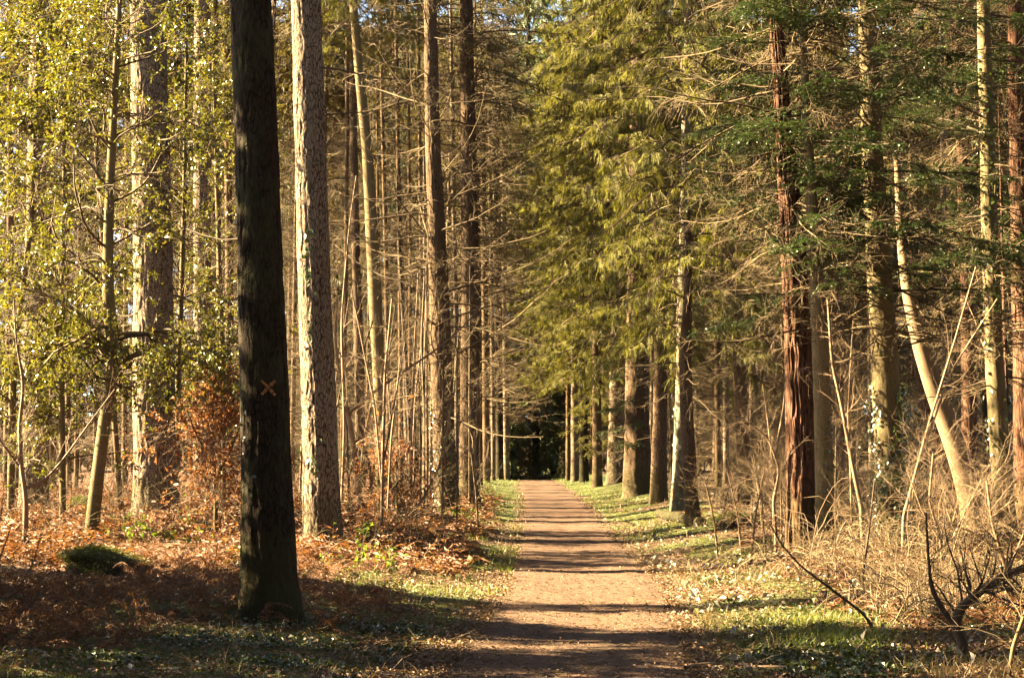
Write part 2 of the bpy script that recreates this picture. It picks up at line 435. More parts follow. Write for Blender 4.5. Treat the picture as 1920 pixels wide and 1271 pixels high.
# dead, twiggy branches: sweep out, sag and turn up again at the tip
def dead_branches(mb, C, R, h0, h1, n, L0, L1, G, sub=8, sub2=4, up=.15, thick=.014, k=3, m=0, side=None):
    C = np.asarray(C)[None]; R = np.asarray(R)[None]
    z = C[0, :, 2]; hh = G.uniform(h0, h1, n)
    t = np.interp(hh, z, np.linspace(0, 1, len(z)))
    p, tg, r = pick(C, R, np.zeros(n, int), t)
    az = G.uniform(0, 2 * pi, n) if side is None else G.normal(side, .8, n)
    el = G.normal(up, .22, n)
    d = np.stack([np.cos(az) * np.cos(el), np.sin(az) * np.cos(el), np.sin(el)], 1)
    L = G.uniform(L0, L1, n) * (1 - .25 * (hh - h0) / max(h1 - h0, .1))
    g = np.concatenate([np.full(4, .07), np.full(4, -.09)])
    P, Rr = run(p, d, L, 8, g, .09, G, np.clip(L * thick * .45 + .003, .004, .03), .25)
    mb.add(*tubes(P, Rr, k + 1), m)
    if sub:
        P2, R2 = grow(P, Rr, sub, .15, 1, .25, .9, 50, G, 5, .04, .14, .6, flat=.5, lenbyt=.5, rmin=.0035)
        mb.add(*tubes(P2, R2, k), m)
        if sub2:
            P3, R3 = grow(P2, R2, sub2, .15, 1, .1, .4, 45, G, 4, .05, .16, .7, rmin=.0028)
            mb.add(*tubes(P3, R3, 3), m)
    return P, Rr

# a live spruce crown: layered boughs with hanging sprays
def spruce_crown(h0, h1, Lb, Lt, nb, G, sec=12, ter=9, tl=.26, tw=.035, droop=.05, hang=.55, needle=0, wood=1, r0=.2, back=True, dead=.14, mats3=(1,)):
    mb = MB(); hh = np.sort(G.uniform(0, 1, nb)) ** .9
    z = h0 + (h1 - h0) * hh
    az = np.arange(nb) * 2.399 + G.uniform(-.4, .4, nb)
    L = (Lb + (Lt - Lb) * hh) * G.uniform(.7, 1.15, nb) * (1 - .55 * np.exp(-hh * 14) * G.random(nb))
    d = np.stack([np.cos(az), np.sin(az), G.normal(.12, .28, nb)], 1)
    p = np.stack([np.cos(az) * r0 * .3, np.sin(az) * r0 * .3, z], 1)
    g = np.array([0, 1, 1.4, 1.4, 1, .2, -1, -1.6]) * droop * 2
    P, R = run(p, d, L, 8, g, .05, G, .009 + L * .006, .3)
    mb.add(*tubes(P, R, 4), wood)
    P2, R2 = grow(P, R, sec, .22, 1, .35, 1.0, 58, G, 5, .07, .08, .55, flat=.22, lenbyt=.45, rmin=.003)
    mb.add(*tubes(P2, R2, 3), wood)
    def sprays(PP, RR, num, l0, l1, hg):
        if len(PP) == 0: return
        par = np.repeat(np.arange(len(PP)), num); t = G.uniform(.05, 1, len(par)) ** .85
        q, tg, r = pick(PP, RR, par, t)
        s = norm(np.cross(tg, [0, 0, 1.])); sg = np.where(G.random(len(par)) < .5, 1, -1)[:, None]
        dd = norm(tg * .7 + s * sg * G.uniform(0, 1, len(par))[:, None] + G.normal(0, .38, (len(par), 3)) + np.array([0, 0, -1]) * (hg * G.uniform(.3, 2.6, len(par)))[:, None])
        ln = G.uniform(l0, l1, len(par)) * G.choice([.5, 1, 1, 1.5], len(par)); w = tw * G.uniform(.7, 1.3, len(par))
        nm = norm(np.cross(dd, s + G.normal(0, .4, (len(par), 3))))
        mb.add(*leaves(q, dd, nm, ln, w, .1, .4), needle)
        nm2 = np.cross(dd, nm)
        if back: mb.add(*leaves(q, dd, nm2, ln * .95, w * .8, .1, .4), needle)
    if dead:
        q = G.random(len(P2)) < dead
        if len(mats3): needle = 2; sprays(P2[q], R2[q], ter, tl * .4, tl * 1.1, hang); needle = 0
        P2, R2 = P2[~q], R2[~q]
    sprays(P2, R2, ter, tl * .45, tl * 1.3, hang)
    sprays(P, R, ter, tl * .5, tl, hang * .5)
    return mb

# needle-by-needle fir boughs for the near trees
def fir_boughs(mb, P, R, G, sec=14, ter=6, nn=26, nl=.024, nw=.0045, g=.05, l2=(.35, .8), l3=(.12, .3), needle=0, wood=1):
    mb.add(*tubes(P, R, 5), wood)
    P2, R2 = grow(P, R, sec, .2, 1, l2[0], l2[1], 52, G, 6, g, .07, .5, flat=.2, lenbyt=.5, rmin=.003)
    mb.add(*tubes(P2, R2, 4), wood)
    P3, R3 = grow(P2, R2, ter, .1, 1, l3[0], l3[1], 48, G, 4, g * 1.3, .07, .6, flat=.3, lenbyt=.35, rmin=.002)
    mb.add(*tubes(P3, R3, 3), wood)
    for PP, RR, num in ((P3, R3, nn), (P2, R2, int(nn * 1.6))):
        par = np.repeat(np.arange(len(PP)), num); t = G.uniform(.03, 1, len(par))
        q, tg, r = pick(PP, RR, par, t)
        s = norm(np.cross(tg, [0, 0, 1.])); u = np.cross(s, tg)
        a = G.uniform(-.5, pi + .5, len(par))
        dd = norm(tg * .75 + s * np.cos(a)[:, None] + u * (np.sin(a) * .8)[:, None])
        w = norm(np.cross(dd, u + G.normal(0, .3, dd.shape))) * nw
        ln = (nl * G.uniform(.75, 1.2, len(par)))[:, None]
        V = np.stack([q - w, q + w, q + dd * ln], 1).reshape(-1, 3)
        mb.add(V, np.arange(len(V)).reshape(-1, 3), needle)

# ivy hugging a trunk
def ivy(mb, Cs, Rs, h0, h1, n, G, az0=-2.2, spread=1.4, size=.06, off=.02, m=0, loose=.05):
    z = G.uniform(h0, h1, n) ** 1.0; a = az0 + G.normal(0, spread, n)
    clump = vnoise(z * 1.7, a * 1.5, 71); keep = clump > .42; z = z[keep]; a = a[keep]; n = len(z)
    cz = Cs[:, 2]; cx = np.interp(z, cz, Cs[:, 0]); cy = np.interp(z, cz, Cs[:, 1]); r = np.interp(z, cz, Rs) * 1.06 + off + np.abs(G.normal(0, loose, n))
    o = np.stack([np.cos(a), np.sin(a), np.zeros(n)], 1)
    p = np.stack([cx, cy, z], 1) + o * r[:, None]
    d = norm(np.stack([-np.sin(a), np.cos(a), np.zeros(n)], 1) * G.normal(0, 1, n)[:, None] + np.array([0, 0, -.8]) + o * .3)
    mb.add(*leaves(p, d, o + G.normal(0, .35, (n, 3)), size * G.uniform(.6, 1.3, n), size * .9 * G.uniform(.6, 1.2, n), .12, .35), m)

HERO = {}
def hero(name, label, cat, pts, mat, seed, base=None, d=None, H=None, k=28, step=.12, ridge=.008, flare=.3, squeeze=5., dlean=0., group=None, sink=.12, extend=True):
    """a tree whose trunk runs through the listed (px, py, width px); the first point is its foot"""
    bx, by, bw = pts[0]
    b = hit(bx, by) if d is None else at(bx, by, d)
    D = b[1]
    gzb = float(gz(b[0], D))
    C = []; R = []
    for i, (px, py, w) in enumerate(pts):
        p = at(px, py, D + dlean * i); C.append(p); R.append(w * D / FPX / 2)
    if d is not None:      # foot hidden behind growth: carry it down to the soil
        C[0][2] = gzb
    C = np.array(C); R = np.array(R)
    if extend:
        v = (C[-1] - C[-2]); v = v / v[2]; top = H or (C[-1][2] + 6)
        if top > C[-1][2] + .5:
            mid = (C[-1][2] + top) / 2; r1 = R[-1]
            C = np.vstack([C, C[-1] + v * (mid - C[-1][2]), C[-1] + v * (top - C[-1][2])]); R = np.concatenate([R, [r1 * .62, r1 * .12]])
    C = np.vstack([C[0] - np.array([0, 0, sink]), C]); R = np.concatenate([[R[0] * 1.02], R])
    root = empty(name, (C[1][0], C[1][1], gzb), label, cat, group)
    org = np.array(root.location)
    me, Cs, Rs = trunk_mesh('trunk', C, R, mat, seed, k, step, .04, ridge, flare, org, squeeze)
    link('trunk', me, root)
    HERO[seed] = (root, Cs - org, Rs, D)
    return root, Cs - org, Rs, D

# ------------------------------------------------------------------ the named trees of the photograph
M['needle_brown'] = leafm('dead_hanging_sprays', [(0, (.09, .06, .028)), (.5, (.17, .12, .055)), (1, (.27, .2, .10))], .2, .8, .5)
def add_dead(key, h0, h1, n, L0, L1, seed, mat='twig_dead', sub=8, sub2=4, up=.15, side=None, thick=.014):
    root, Cs, Rs, D = HERO[key]; mb = MB()
    dead_branches(mb, Cs, Rs, h0, h1, n, L0, L1, rg(seed), sub, sub2, up, thick, side=side)
    return mb.build('branches', M[mat], root)
def add_ivy(key, h0, h1, n, seed, az=-2.2, spread=1.3, size=.06, loose=.05):
    root, Cs, Rs, D = HERO[key]; mb = MB(); ivy(mb, Cs, Rs, h0, h1, n, rg(seed), az, spread, size, .01, 0, loose)
    if mb.V: mb.build('ivy', M['ivy'], root)

# left of the path
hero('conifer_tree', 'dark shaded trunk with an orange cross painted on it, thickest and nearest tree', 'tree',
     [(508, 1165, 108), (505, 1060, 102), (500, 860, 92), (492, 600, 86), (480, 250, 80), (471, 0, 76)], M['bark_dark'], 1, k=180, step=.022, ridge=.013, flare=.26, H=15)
hero('conifer_tree', 'half sunlit trunk with pale scaly bark and white-edged ivy leaves, right behind the cross-marked tree', 'tree',
     [(607, 1040, 74), (603, 960, 69), (598, 760, 64), (589, 520, 60), (581, 250, 58), (574, 0, 56)], M['bark_pale'], 2, k=150, step=.025, ridge=.012, flare=.12, H=18)
hero('conifer_tree', 'broad pale-barked trunk seen through holly leaves, with a brown shaded flank', 'tree',
     [(293, 975, 84), (290, 860, 78), (288, 600, 74), (283, 300, 70), (277, 0, 67)], M['bark_pale'], 3, k=140, step=.04, ridge=.018, flare=.2, H=24, squeeze=4)
hero('conifer_tree', 'pale sunlit trunk at the far left edge, half hidden by holly', 'tree',
     [(64, 920, 54), (66, 700, 50), (72, 400, 46), (80, 0, 40)], M['bark_pale'], 4, d=37, k=80, step=.08, ridge=.014, H=24, squeeze=4)
hero('conifer_tree', 'slender lit trunk among holly leaves between the broad pale trunk and the cross-marked tree', 'tree',
     [(381, 930, 38), (381, 700, 35), (379, 400, 33), (380, 0, 31)], M['bark_pale'], 5, d=44, k=60, step=.1, ridge=.012, H=26, squeeze=4)
hero('conifer_tree', 'ivy-footed trunk left of the path with bare branches reaching both ways', 'tree',
     [(838, 955, 46), (832, 820, 42), (824, 560, 37), (812, 280, 28), (808, 90, 25), (804, -120, 22)], M['bark_brown'], 6, k=80, step=.06, ridge=.012, flare=.22, H=17)
hero('conifer_tree', 'stout reddish shaded trunk close behind the ivy-footed tree, nearest the left edge of the path', 'tree',
     [(879, 940, 38), (880, 800, 37), (882, 600, 34), (880, 400, 31), (874, 0, 24)], M['bark_brown'], 7, k=72, step=.07, ridge=.013, flare=.22, H=22)
hero('conifer_tree', 'thin mossy trunk with a slight bow, between the white-ivy tree and the ivy-footed one', 'tree',
     [(716, 935, 22), (713, 750, 22), (703, 550, 25), (690, 300, 21), (672, 120, 17), (662, 0, 15)], M['bark_fir'], 8, k=40, step=.09, ridge=.004, H=19)
hero('conifer_tree', 'thin trunk with dark scaly bark just left of the mossy bowed one', 'tree',
     [(676, 930, 19), (674, 700, 18), (668, 500, 16), (664, 300, 14), (660, 0, 11)], M['bark_brown'], 9, d=46, k=30, step=.12, ridge=.006, H=19)
hero('conifer_tree', 'pencil-thin pale trunk immediately left of the ivy-footed tree with wide bare branches', 'tree',
     [(858, 930, 11), (857, 700, 10), (853, 500, 9), (848, 200, 8)], M['bark_pale'], 10, d=52, k=20, step=.15, ridge=.004, H=20)
for i, (x, yb, w, dd, mt, lab) in enumerate([
        (912, 893, 13, 74, 'bark_spruce', 'narrow brown trunk, first of the distant row left of the path'),
        (925, 890, 8, 80, 'bark_pale', 'thinnest lit trunk in the distant row left of the path'),
        (937, 889, 15, 86, 'bark_dark', 'darkest trunk of the distant row left of the path'),
        (950, 889, 12, 92, 'bark_pale', 'ivy-clad trunk ending the distant row left of the path'),
        (901, 893, 9, 66, 'bark_spruce', 'dim slender trunk just right of the stout reddish trunk')]):
    hero('conifer_tree', lab, 'tree', [(x, yb, w), (x - 2, 650, w * .92), (x - 8, 200, w * .7)], M[mt], 20 + i, d=dd, k=24, step=.2, ridge=.006, H=24)
for i, (x0, x1, w, dd, lab) in enumerate([
        (752, 742, 9, 50, 'faint lit pole trunk right of the mossy bowed tree'),
        (768, 764, 7, 58, 'very thin straight pole trunk in the middle of the left wood'),
        (790, 784, 8, 62, 'slim grey pole trunk just left of the wide-branched tree'),
        (640, 652, 9, 48, 'slim pole trunk leaning right beside the white-ivy tree'),
        (730, 712, 9, 66, 'pale straight pole trunk directly behind the mossy bowed tree'),
        (430, 424, 17, 60, 'dim grey trunk against the left flank of the cross-marked tree'),
        (412, 404, 12, 52, 'lit slim trunk right of the slender holly-side trunk'),
        (226, 160, 11, 42, 'thin trunk leaning left behind the forked holly'),
        (98, 92, 15, 56, 'shaded trunk right of the pale far-left one'),
        (130, 112, 10, 50, 'brownish pole trunk between the far-left trunk and the forked holly'),
        (12, 20, 14, 58, 'dim trunk at the very left edge of the wood')]):
    hero('conifer_tree', lab, 'tree', [(x0, 910, w), ((x0 + x1) / 2 + 3, 500, w * .9), (x1, 0, w * .75)], M['bark_spruce'], 30 + i, d=dd, k=20, step=.2, ridge=.005, H=23)

# right of the path
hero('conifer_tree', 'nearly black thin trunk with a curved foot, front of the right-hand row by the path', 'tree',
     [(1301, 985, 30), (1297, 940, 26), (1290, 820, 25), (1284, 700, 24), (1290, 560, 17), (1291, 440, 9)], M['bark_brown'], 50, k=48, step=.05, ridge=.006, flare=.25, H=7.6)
hero('conifer_tree', 'pale lichen-flecked trunk half hidden behind the thin black one', 'tree',
     [(1271, 962, 30), (1275, 850, 25), (1279, 700, 24), (1284, 400, 20)], M['bark_lichen'], 51, k=48, step=.06, ridge=.006, flare=.2, H=20)
hero('conifer_tree', 'straight orange-lit trunk, dark along its right edge, left of the lichen-flecked one', 'tree',
     [(1235, 942, 32), (1237, 800, 27), (1240, 600, 25), (1242, 200, 19)], M['bark_brown'], 52, k=48, step=.06, ridge=.01, flare=.2, H=22)
hero('conifer_tree', 'thickest trunk of the right-hand row, standing under drooping green boughs', 'tree',
     [(1196, 928, 54), (1195, 800, 47), (1194, 600, 40), (1196, 200, 30)], M['bark_brown'], 53, k=64, step=.07, ridge=.016, flare=.2, H=24)
hero('conifer_tree', 'broad lit trunk next beyond the thickest one in the right-hand row', 'tree',
     [(1155, 905, 36), (1156, 800, 30), (1157, 600, 26), (1158, 300, 20)], M['bark_pale'], 54, k=48, step=.1, ridge=.012, flare=.2, H=24)
hero('conifer_tree', 'slim trunk behind the small low green boughs of the right-hand row', 'tree',
     [(1120, 895, 19), (1119, 760, 17), (1117, 500, 14)], M['bark_spruce'], 55, d=66, k=30, step=.15, ridge=.008, H=24)
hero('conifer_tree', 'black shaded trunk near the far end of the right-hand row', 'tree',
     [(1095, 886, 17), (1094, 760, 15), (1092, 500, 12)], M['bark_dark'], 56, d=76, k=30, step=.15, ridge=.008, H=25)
hero('conifer_tree', 'bright pale trunk near the far end of the right-hand row', 'tree',
     [(1078, 884, 15), (1077, 760, 13), (1075, 500, 11)], M['bark_pale'], 57, d=80, k=30, step=.15, ridge=.006, H=25)
hero('conifer_tree', 'last thin trunk at the far end of the right-hand row', 'tree',
     [(1065, 884, 9), (1065, 760, 8), (1064, 500, 7)], M['bark_spruce'], 58, d=86, k=24, step=.2, ridge=.004, H=25)
hero('redwood_tree', 'dark red trunk with deep shaggy bark strips right of the path', 'tree',
     [(1506, 1036, 60), (1503, 960, 54), (1500, 800, 50), (1495, 620, 47), (1487, 450, 42), (1474, 300, 33), (1462, 130, 26), (1452, 0, 22)], M['bark_red'], 60, k=150, step=.025, ridge=.034, flare=.12, H=13, squeeze=1.6)
hero('fir_tree', 'yellowish trunk touching the right side of the red shaggy one', 'tree',
     [(1548, 1040, 36), (1545, 850, 33), (1537, 620, 30), (1524, 420, 22), (1514, 240, 17), (1505, 60, 12)], M['bark_fir'], 61, k=70, step=.05, ridge=.005, flare=.15, H=11)
hero('fir_tree', 'tall pale yellow trunk with ivy at its foot and dark fir boughs above', 'tree',
     [(1676, 1025, 58), (1670, 900, 54), (1660, 700, 51), (1648, 500, 46), (1636, 300, 40), (1625, 0, 32)], M['bark_fir'], 62, k=100, step=.04, ridge=.006, flare=.12, H=15)
hero('cherry_tree', 'smooth brown leaning trunk with ring marks, slanting up to the left', 'tree',
     [(1834, 985, 52), (1815, 905, 47), (1785, 820, 42), (1752, 730, 38), (1724, 640, 33), (1703, 545, 27), (1690, 440, 20), (1682, 300, 12)], M['bark_smooth'], 63, d=29, k=60, step=.05, ridge=.0, flare=.25, extend=False)
hero('cherry_tree', 'thin dark leaning trunk left of the smooth leaning one', 'tree',
     [(1800, 960, 26), (1775, 880, 24), (1745, 790, 22), (1722, 690, 18), (1712, 560, 13)], M['bark_brown'], 64, d=32, k=36, step=.08, ridge=.003, extend=False)
hero('conifer_tree', 'reddish brown trunk in the dim wood behind the smooth leaning one', 'tree',
     [(1818, 940, 30), (1817, 700, 28), (1812, 500, 24), (1800, 200, 18)], M['bark_red'], 65, d=38, k=50, step=.1, ridge=.008, H=20)
hero('fir_tree', 'mossy yellow trunk with ivy leaves near the right edge, dark on its right', 'tree',
     [(1889, 1012, 40), (1876, 860, 37), (1866, 700, 35), (1858, 500, 31), (1850, 250, 27), (1844, 0, 24)], M['bark_fir'], 66, k=80, step=.04, ridge=.005, flare=.12, H=12)
hero('birch_tree', 'very thin pinkish stem just right of the mossy yellow trunk', 'tree',
     [(1889, 960, 9), (1886, 700, 8), (1880, 480, 6)], M['bark_red'], 67, d=30, k=16, step=.15, ridge=.0, H=9)
hero('conifer_tree', 'dark reddish trunk cut by the right edge of the picture', 'tree',
     [(1925, 960, 44), (1918, 600, 40), (1910, 300, 34)], M['bark_red'], 68, d=31, k=60, step=.07, ridge=.014, H=20)
hero('conifer_tree', 'slim lit trunk leaning left in the brown twig wood, left of the red shaggy one', 'tree',
     [(1398, 905, 27), (1392, 800, 25), (1383, 640, 22), (1368, 500, 16), (1360, 300, 11)], M['bark_spruce'], 69, d=40, k=36, step=.1, ridge=.006, H=15)
hero('conifer_tree', 'thin lit stem between the slim leaning trunk and the red shaggy one', 'tree',
     [(1434, 890, 13), (1425, 800, 12), (1413, 680, 10), (1406, 560, 8)], M['bark_fir'], 70, d=42, k=20, step=.15, ridge=.0, H=12)
hero('conifer_tree', 'faint pinkish trunk behind the twigs left of the slim leaning one', 'tree',
     [(1346, 880, 12), (1345, 700, 11), (1343, 400, 9)], M['bark_spruce'], 71, d=55, k=20, step=.2, ridge=.0, H=18)
hero('conifer_tree', 'dim trunk in the gap between the yellow double trunk and the tall ivy-footed one', 'tree',
     [(1577, 930, 16), (1574, 700, 15), (1570, 400, 12)], M['bark_spruce'], 72, d=45, k=24, step=.15, ridge=.004, H=18)
hero('conifer_tree', 'slender dim trunk between the ring-marked leaning tree and the mossy yellow one', 'tree',
     [(1850, 930, 12), (1846, 700, 11), (1840, 400, 9)], M['bark_dark'], 73, d=46, k=24, step=.15, ridge=.004, H=18)

# the painted cross
def paint_cross():
    root, Cs, Rs, D = HERO[1]; org = np.array(root.location)
    m, t, b = nt('orange_paint'); n = noise(t, 40, coords(t), 3)
    t.links.new(ramp(t, n, [(.40, (.05, .03, .015)), (.52, (.5, .18, .035)), (.78, (1.2, .5, .11))]), b.inputs['Base Color'])
    mb = MB()
    for s in (-1, 1):
        G = rg(4 + s); n = 26; tt = np.linspace(-1, 1, n)
        px = 510 + tt * 12.5 * (1 if s > 0 else 1.0); py = 729 + s * tt * 13.5
        w = (3.2 + G.uniform(-1, 1, n)) * (1 - .3 * tt ** 4)
        rows = []
        for i in range(n):
            for q in (-1, 1):
                P = at(px[i] + q * w[i] * .7 * s, py[i] - q * w[i] * .7, D) - org
                cx = np.interp(P[2], Cs[:, 2], Cs[:, 0]); cy = np.interp(P[2], Cs[:, 2], Cs[:, 1]); r = np.interp(P[2], Cs[:, 2], Rs) * 1.045 + .009 + .002 * s
                dx = P[0] - cx; rows.append([P[0], cy - math.sqrt(max(r * r - dx * dx, 1e-5)), P[2]])
        i = np.arange(n - 1) * 2
        mb.add(rows, np.stack([i, i + 1, i + 3, i + 2], -1))
    link('painted_cross', mb.mesh('painted_cross', m), root)
paint_cross()

# ivy and branches of the named trees
add_ivy(2, 1.2, 5.2, 150, 102, -1.75, .16, .075, .012)
add_ivy(2, 2.5, 7, 60, 103, .1, .25, .07, .06)
add_ivy(1, 1.2, 2.4, 14, 104, -2.3, .2, .05, .006)
add_ivy(6, .1, 3.2, 420, 105, -2.0, 1.0, .06, .05)
add_ivy(23, 1, 8, 300, 106, -1.5, 1.0, .09, .08)
add_ivy(51, .0, 3, 130, 107, -1.8, .7, .06, .03)
add_ivy(61, .3, 3.2, 110, 108, -1.5, .3, .055, .02)
add_ivy(62, .0, 2.6, 1500, 109, -1.2, .9, .06, .12)
add_ivy(66, .0, 8.5, 520, 110, -1.4, .8, .075, .07)
add_ivy(8, 2.5, 3.8, 70, 111, -1.5, 1.5, .06, .03)
add_dead(1, 5.6, 12, 12, 1, 2.2, 201, 'twig_dark')
add_dead(2, 6, 15, 22, 1.2, 3, 202, 'twig_dead')
add_dead(3, 4.5, 20, 34, 1.5, 4, 203)
add_dead(4, 4, 20, 40, 1.5, 3.5, 204)
add_dead(5, 3, 22, 60, 1.2, 3, 205)
add_dead(6, 2.0, 17, 130, 1.6, 4.2, 206, up=.3, sub=9)
add_dead(7, 3.0, 20, 150, 1.6, 3.9, 207, up=.2, sub=10)
add_dead(8, 2.5, 17, 45, .8, 2.4, 208, up=.35)
add_dead(9, 2.5, 17, 55, .8, 2.2, 209, up=.3)
add_dead(10, 2.5, 17, 30, .6, 1.6, 210)
for i in range(5): add_dead(20 + i, 3, 24, 170, 1.4, 3.8, 220 + i, up=.15, sub=10, sub2=5)
for i in range(11): add_dead(30 + i, 2.5, 20, 50, .8, 2.4, 240 + i, up=.25, sub2=3)
add_dead(50, 2.4, 7, 24, .8, 2, 250, 'twig_dead')
add_dead(52, 2.8, 18, 40, 1, 2.4, 252)
add_dead(53, 3, 18, 30, 1, 2.6, 253)
add_dead(60, 4.2, 12, 90, 1.2, 3.2, 260, 'twig_dead', up=-.1, sub=10, sub2=5)
add_dead(61, 3.2, 11, 90, 1, 2.4, 261)
add_dead(62, 3.0, 13, 90, 1.2, 2.8, 262, up=.05)
add_dead(64, 2.2, 4.2, 10, .8, 1.6, 264)
add_dead(65, 2.5, 16, 60, 1.2, 2.6, 265)
add_dead(66, 2.6, 11, 90, 1, 2.6, 266, up=.1)
add_dead(68, 2.5, 16, 110, 1.2, 2.8, 268, side=pi)
add_dead(69, 2.2, 13, 70, .8, 2.4, 269)
add_dead(70, 2.2, 11, 30, .6, 1.6, 270)
add_dead(71, 2.2, 15, 60, .8, 2.4, 271)
add_dead(72, 2.2, 15, 60, .8, 2.4, 272)
add_dead(73, 2.2, 15, 60, .8, 2.4, 273)

# live crowns hanging over the path
crA = spruce_crown(0, 17, 3.4, 2.6, 130, rg(301), 18, 30, .2, .017, .075, 1.0).mesh('crown', [M['needle_olive'], M['twig_dead'], M['needle_brown']], False)
crB = spruce_crown(0, 17, 3.6, 2.6, 125, rg(302), 18, 30, .21, .017, .09, 1.2).mesh('crown', [M['needle_olive'], M['twig_dead'], M['needle_brown']], False)
def crown_on(key, me, h, rz=0, s=1.0, sz=1.0):
    root, Cs, Rs, D = HERO[key]
    o = link('crown', me, root); z = h
    o.location = (float(np.interp(z, Cs[:, 2], Cs[:, 0])), float(np.interp(z, Cs[:, 2], Cs[:, 1])), z)
    o.rotation_euler = (0, 0, rz); o.scale = (s, s, sz)
    return o
crown_on(50, crB, 4.3, 3.3, .8, .8); crown_on(51, crA, 4.3, .3, .9); crown_on(52, crB, 4.4, 1.4, .95); crown_on(53, crA, 4.6, 2.6, 1.05)
crown_on(54, crB, 4.6, 4.0, 1.05); crown_on(55, crA, 4.6, 5.0, 1.05); crown_on(56, crB, 5.0, .6, 1.05)
crown_on(57, crA, 5.2, 1.5, 1.05); crown_on(58, crB, 5.4, 2.2, 1.0)
for k_, h_ in ((23, 9), (5, 15), (4, 15), (3, 17), (8, 13), (9, 13)):
    crown_on(k_, crA if k_ % 2 else crB, h_, k_ * 1.3, .75, .7)
for k_ in (5, 9): crown_on(30 + k_, crB if k_ % 2 else crA, 13, k_ * 2.1, .6, .6)
crC = spruce_crown(0, 15, 3.2, 2.4, 75, rg(303), 12, 6, .3, .03, .05, .5).mesh('crown', [M['needle_far'], M['twig_dead'], M['needle_brown']], False)
for k_, h_, r_ in ((7, 8.6, .2), (20, 11, 1), (22, 12, 3), (24, 10, 4)): crown_on(k_, crC, h_, r_, 1.05)
# small low green boughs on the row
def low_boughs(key, h0, h1, n, L, seed, side, mat='needle_olive'):
    root, Cs, Rs, D = HERO[key]; G = rg(seed); hh = G.uniform(h0, h1, n)
    az = G.normal(side, .7, n); p = np.stack([np.interp(hh, Cs[:, 2], Cs[:, 0]), np.interp(hh, Cs[:, 2], Cs[:, 1]), hh], 1)
    P, R = run(p, np.stack([np.cos(az), np.sin(az), np.full(n, .1)], 1), L * G.uniform(.6, 1.1, n), 7, .07, .06, G, np.full(n, .012), .3)
    mb = MB(); fir_boughs(mb, P, R, G, 12, 7, 12, .03, .011, .08, needle=0, wood=1)
    mb.build('lower_boughs', [M[mat], M['twig_dead']], root, False)
low_boughs(54, 1.4, 3.6, 12, 1.3, 311, pi)
low_boughs(53, 1.6, 3.9, 10, 1.3, 312, -2.6, 'needle_fir')
low_boughs(55, 1.5, 4.5, 12, 1.3, 313, pi)

# dark fir boughs of the near right-hand trees
def fir_crown(key, h0, h1, n, L, seed, side=None, spread=1.0):
    root, Cs, Rs, D = HERO[key]; G = rg(seed); hh = G.uniform(h0, h1, n)
    az = G.uniform(0, 2 * pi, n) if side is None else G.normal(side, spread, n)
    p = np.stack([np.interp(hh, Cs[:, 2], Cs[:, 0]), np.interp(hh, Cs[:, 2], Cs[:, 1]), hh], 1)
    g = np.array([0, .03, .05, .06, .05, 0, -.04, -.06])
    P, R = run(p, np.stack([np.cos(az), np.sin(az), G.normal(.1, .15, n)], 1), L * G.uniform(.6, 1.1, n), 8, g, .06, G, np.full(n, .017), .25)
    mb = MB(); fir_boughs(mb, P, R, G, 17, 8, 24, .028, .008, .07)
    return mb.build('crown', [M['needle_fir'], M['twig_dark']], root, False)
fir_crown(62, 4.0, 12, 64, 3.1, 321)
fir_crown(62, 3.9, 8.0, 30, 3.3, 322, -2.5, .7).name = 'lower_boughs'
fir_crown(66, 4.2, 11, 36, 2.4, 323)
fir_crown(61, 5.0, 10.5, 18, 2.0, 324, -2.6, .9)
fir_crown(68, 4.8, 15, 24, 2.6, 325, pi, .9)

# ------------------------------------------------------------------ the wood behind: a few kinds, copied with their parts
def straight(h, r, G, lean=.02):
    z = np.array([-.2, .3, h * .3, h * .6, h * .85, h]); a = G.uniform(0, 2 * pi)
    C = np.stack([np.cos(a) * lean * z + .08 * np.sin(z), np.sin(a) * lean * z, z], 1)
    return C, np.array([r * 1.2, r, r * .85, r * .6, r * .3, r * .06])
def proto(name, h, r, seed, dead, crown, mat, deadmat='twig_dead', cmat='needle_far', kc=14):
    G = rg(seed); C, R = straight(h, r, G)
    me, Cs, Rs = trunk_mesh('trunk', C, R, mat, seed, kc, .25, .04, .006, .25)
    parts = [('trunk', me)]
    if dead:
        mb = MB(); dead_branches(mb, Cs, Rs, dead[0], dead[1], dead[2], dead[3], dead[4], G, 8, 5, .15, .012)
        parts.append(('branches', mb.mesh('branches', M[deadmat])))
    if crown:
        mb = spruce_crown(crown[0], crown[1], crown[2], crown[3], crown[4], G, 11, 8, .38, .055, .06, .6)
        parts.append(('crown', mb.mesh('crown', [M[cmat], M[deadmat], M[cmat] if cmat == 'needle_dark' else M['needle_brown']], False)))
    return parts
PL = [proto('a', 23, .10, 401, (1.2, 20, 170, .9, 2.6), (13.5, 23, 1.9, .6, 45), M['bark_spruce']),
      proto('b', 21, .075, 402, (1.0, 18, 170, .8, 2.4), (12, 21, 1.8, .5, 45), M['bark_spruce']),
      proto('c', 24, .11, 403, (1.5, 21, 160, 1, 2.8), (15, 24, 2.0, .6, 40), M['bark_pale'])]
PR = [proto('d', 23, .12, 404, (1.0, 6, 100, .9, 2.2), (4.5, 23, 2.7, .5, 110), M['bark_spruce'], 'twig_dead', 'needle_far'),
      proto('e', 21, .10, 405, (1.0, 8, 120, .8, 2.2), (6, 21, 2.5, .4, 95), M['bark_pale'], 'twig_dead', 'needle_far')]
PF = [proto('h', 24, .18, 408, None, (.6, 24, 3.0, .6, 170), M['bark_spruce'], 'twig_dead', 'needle_far')]
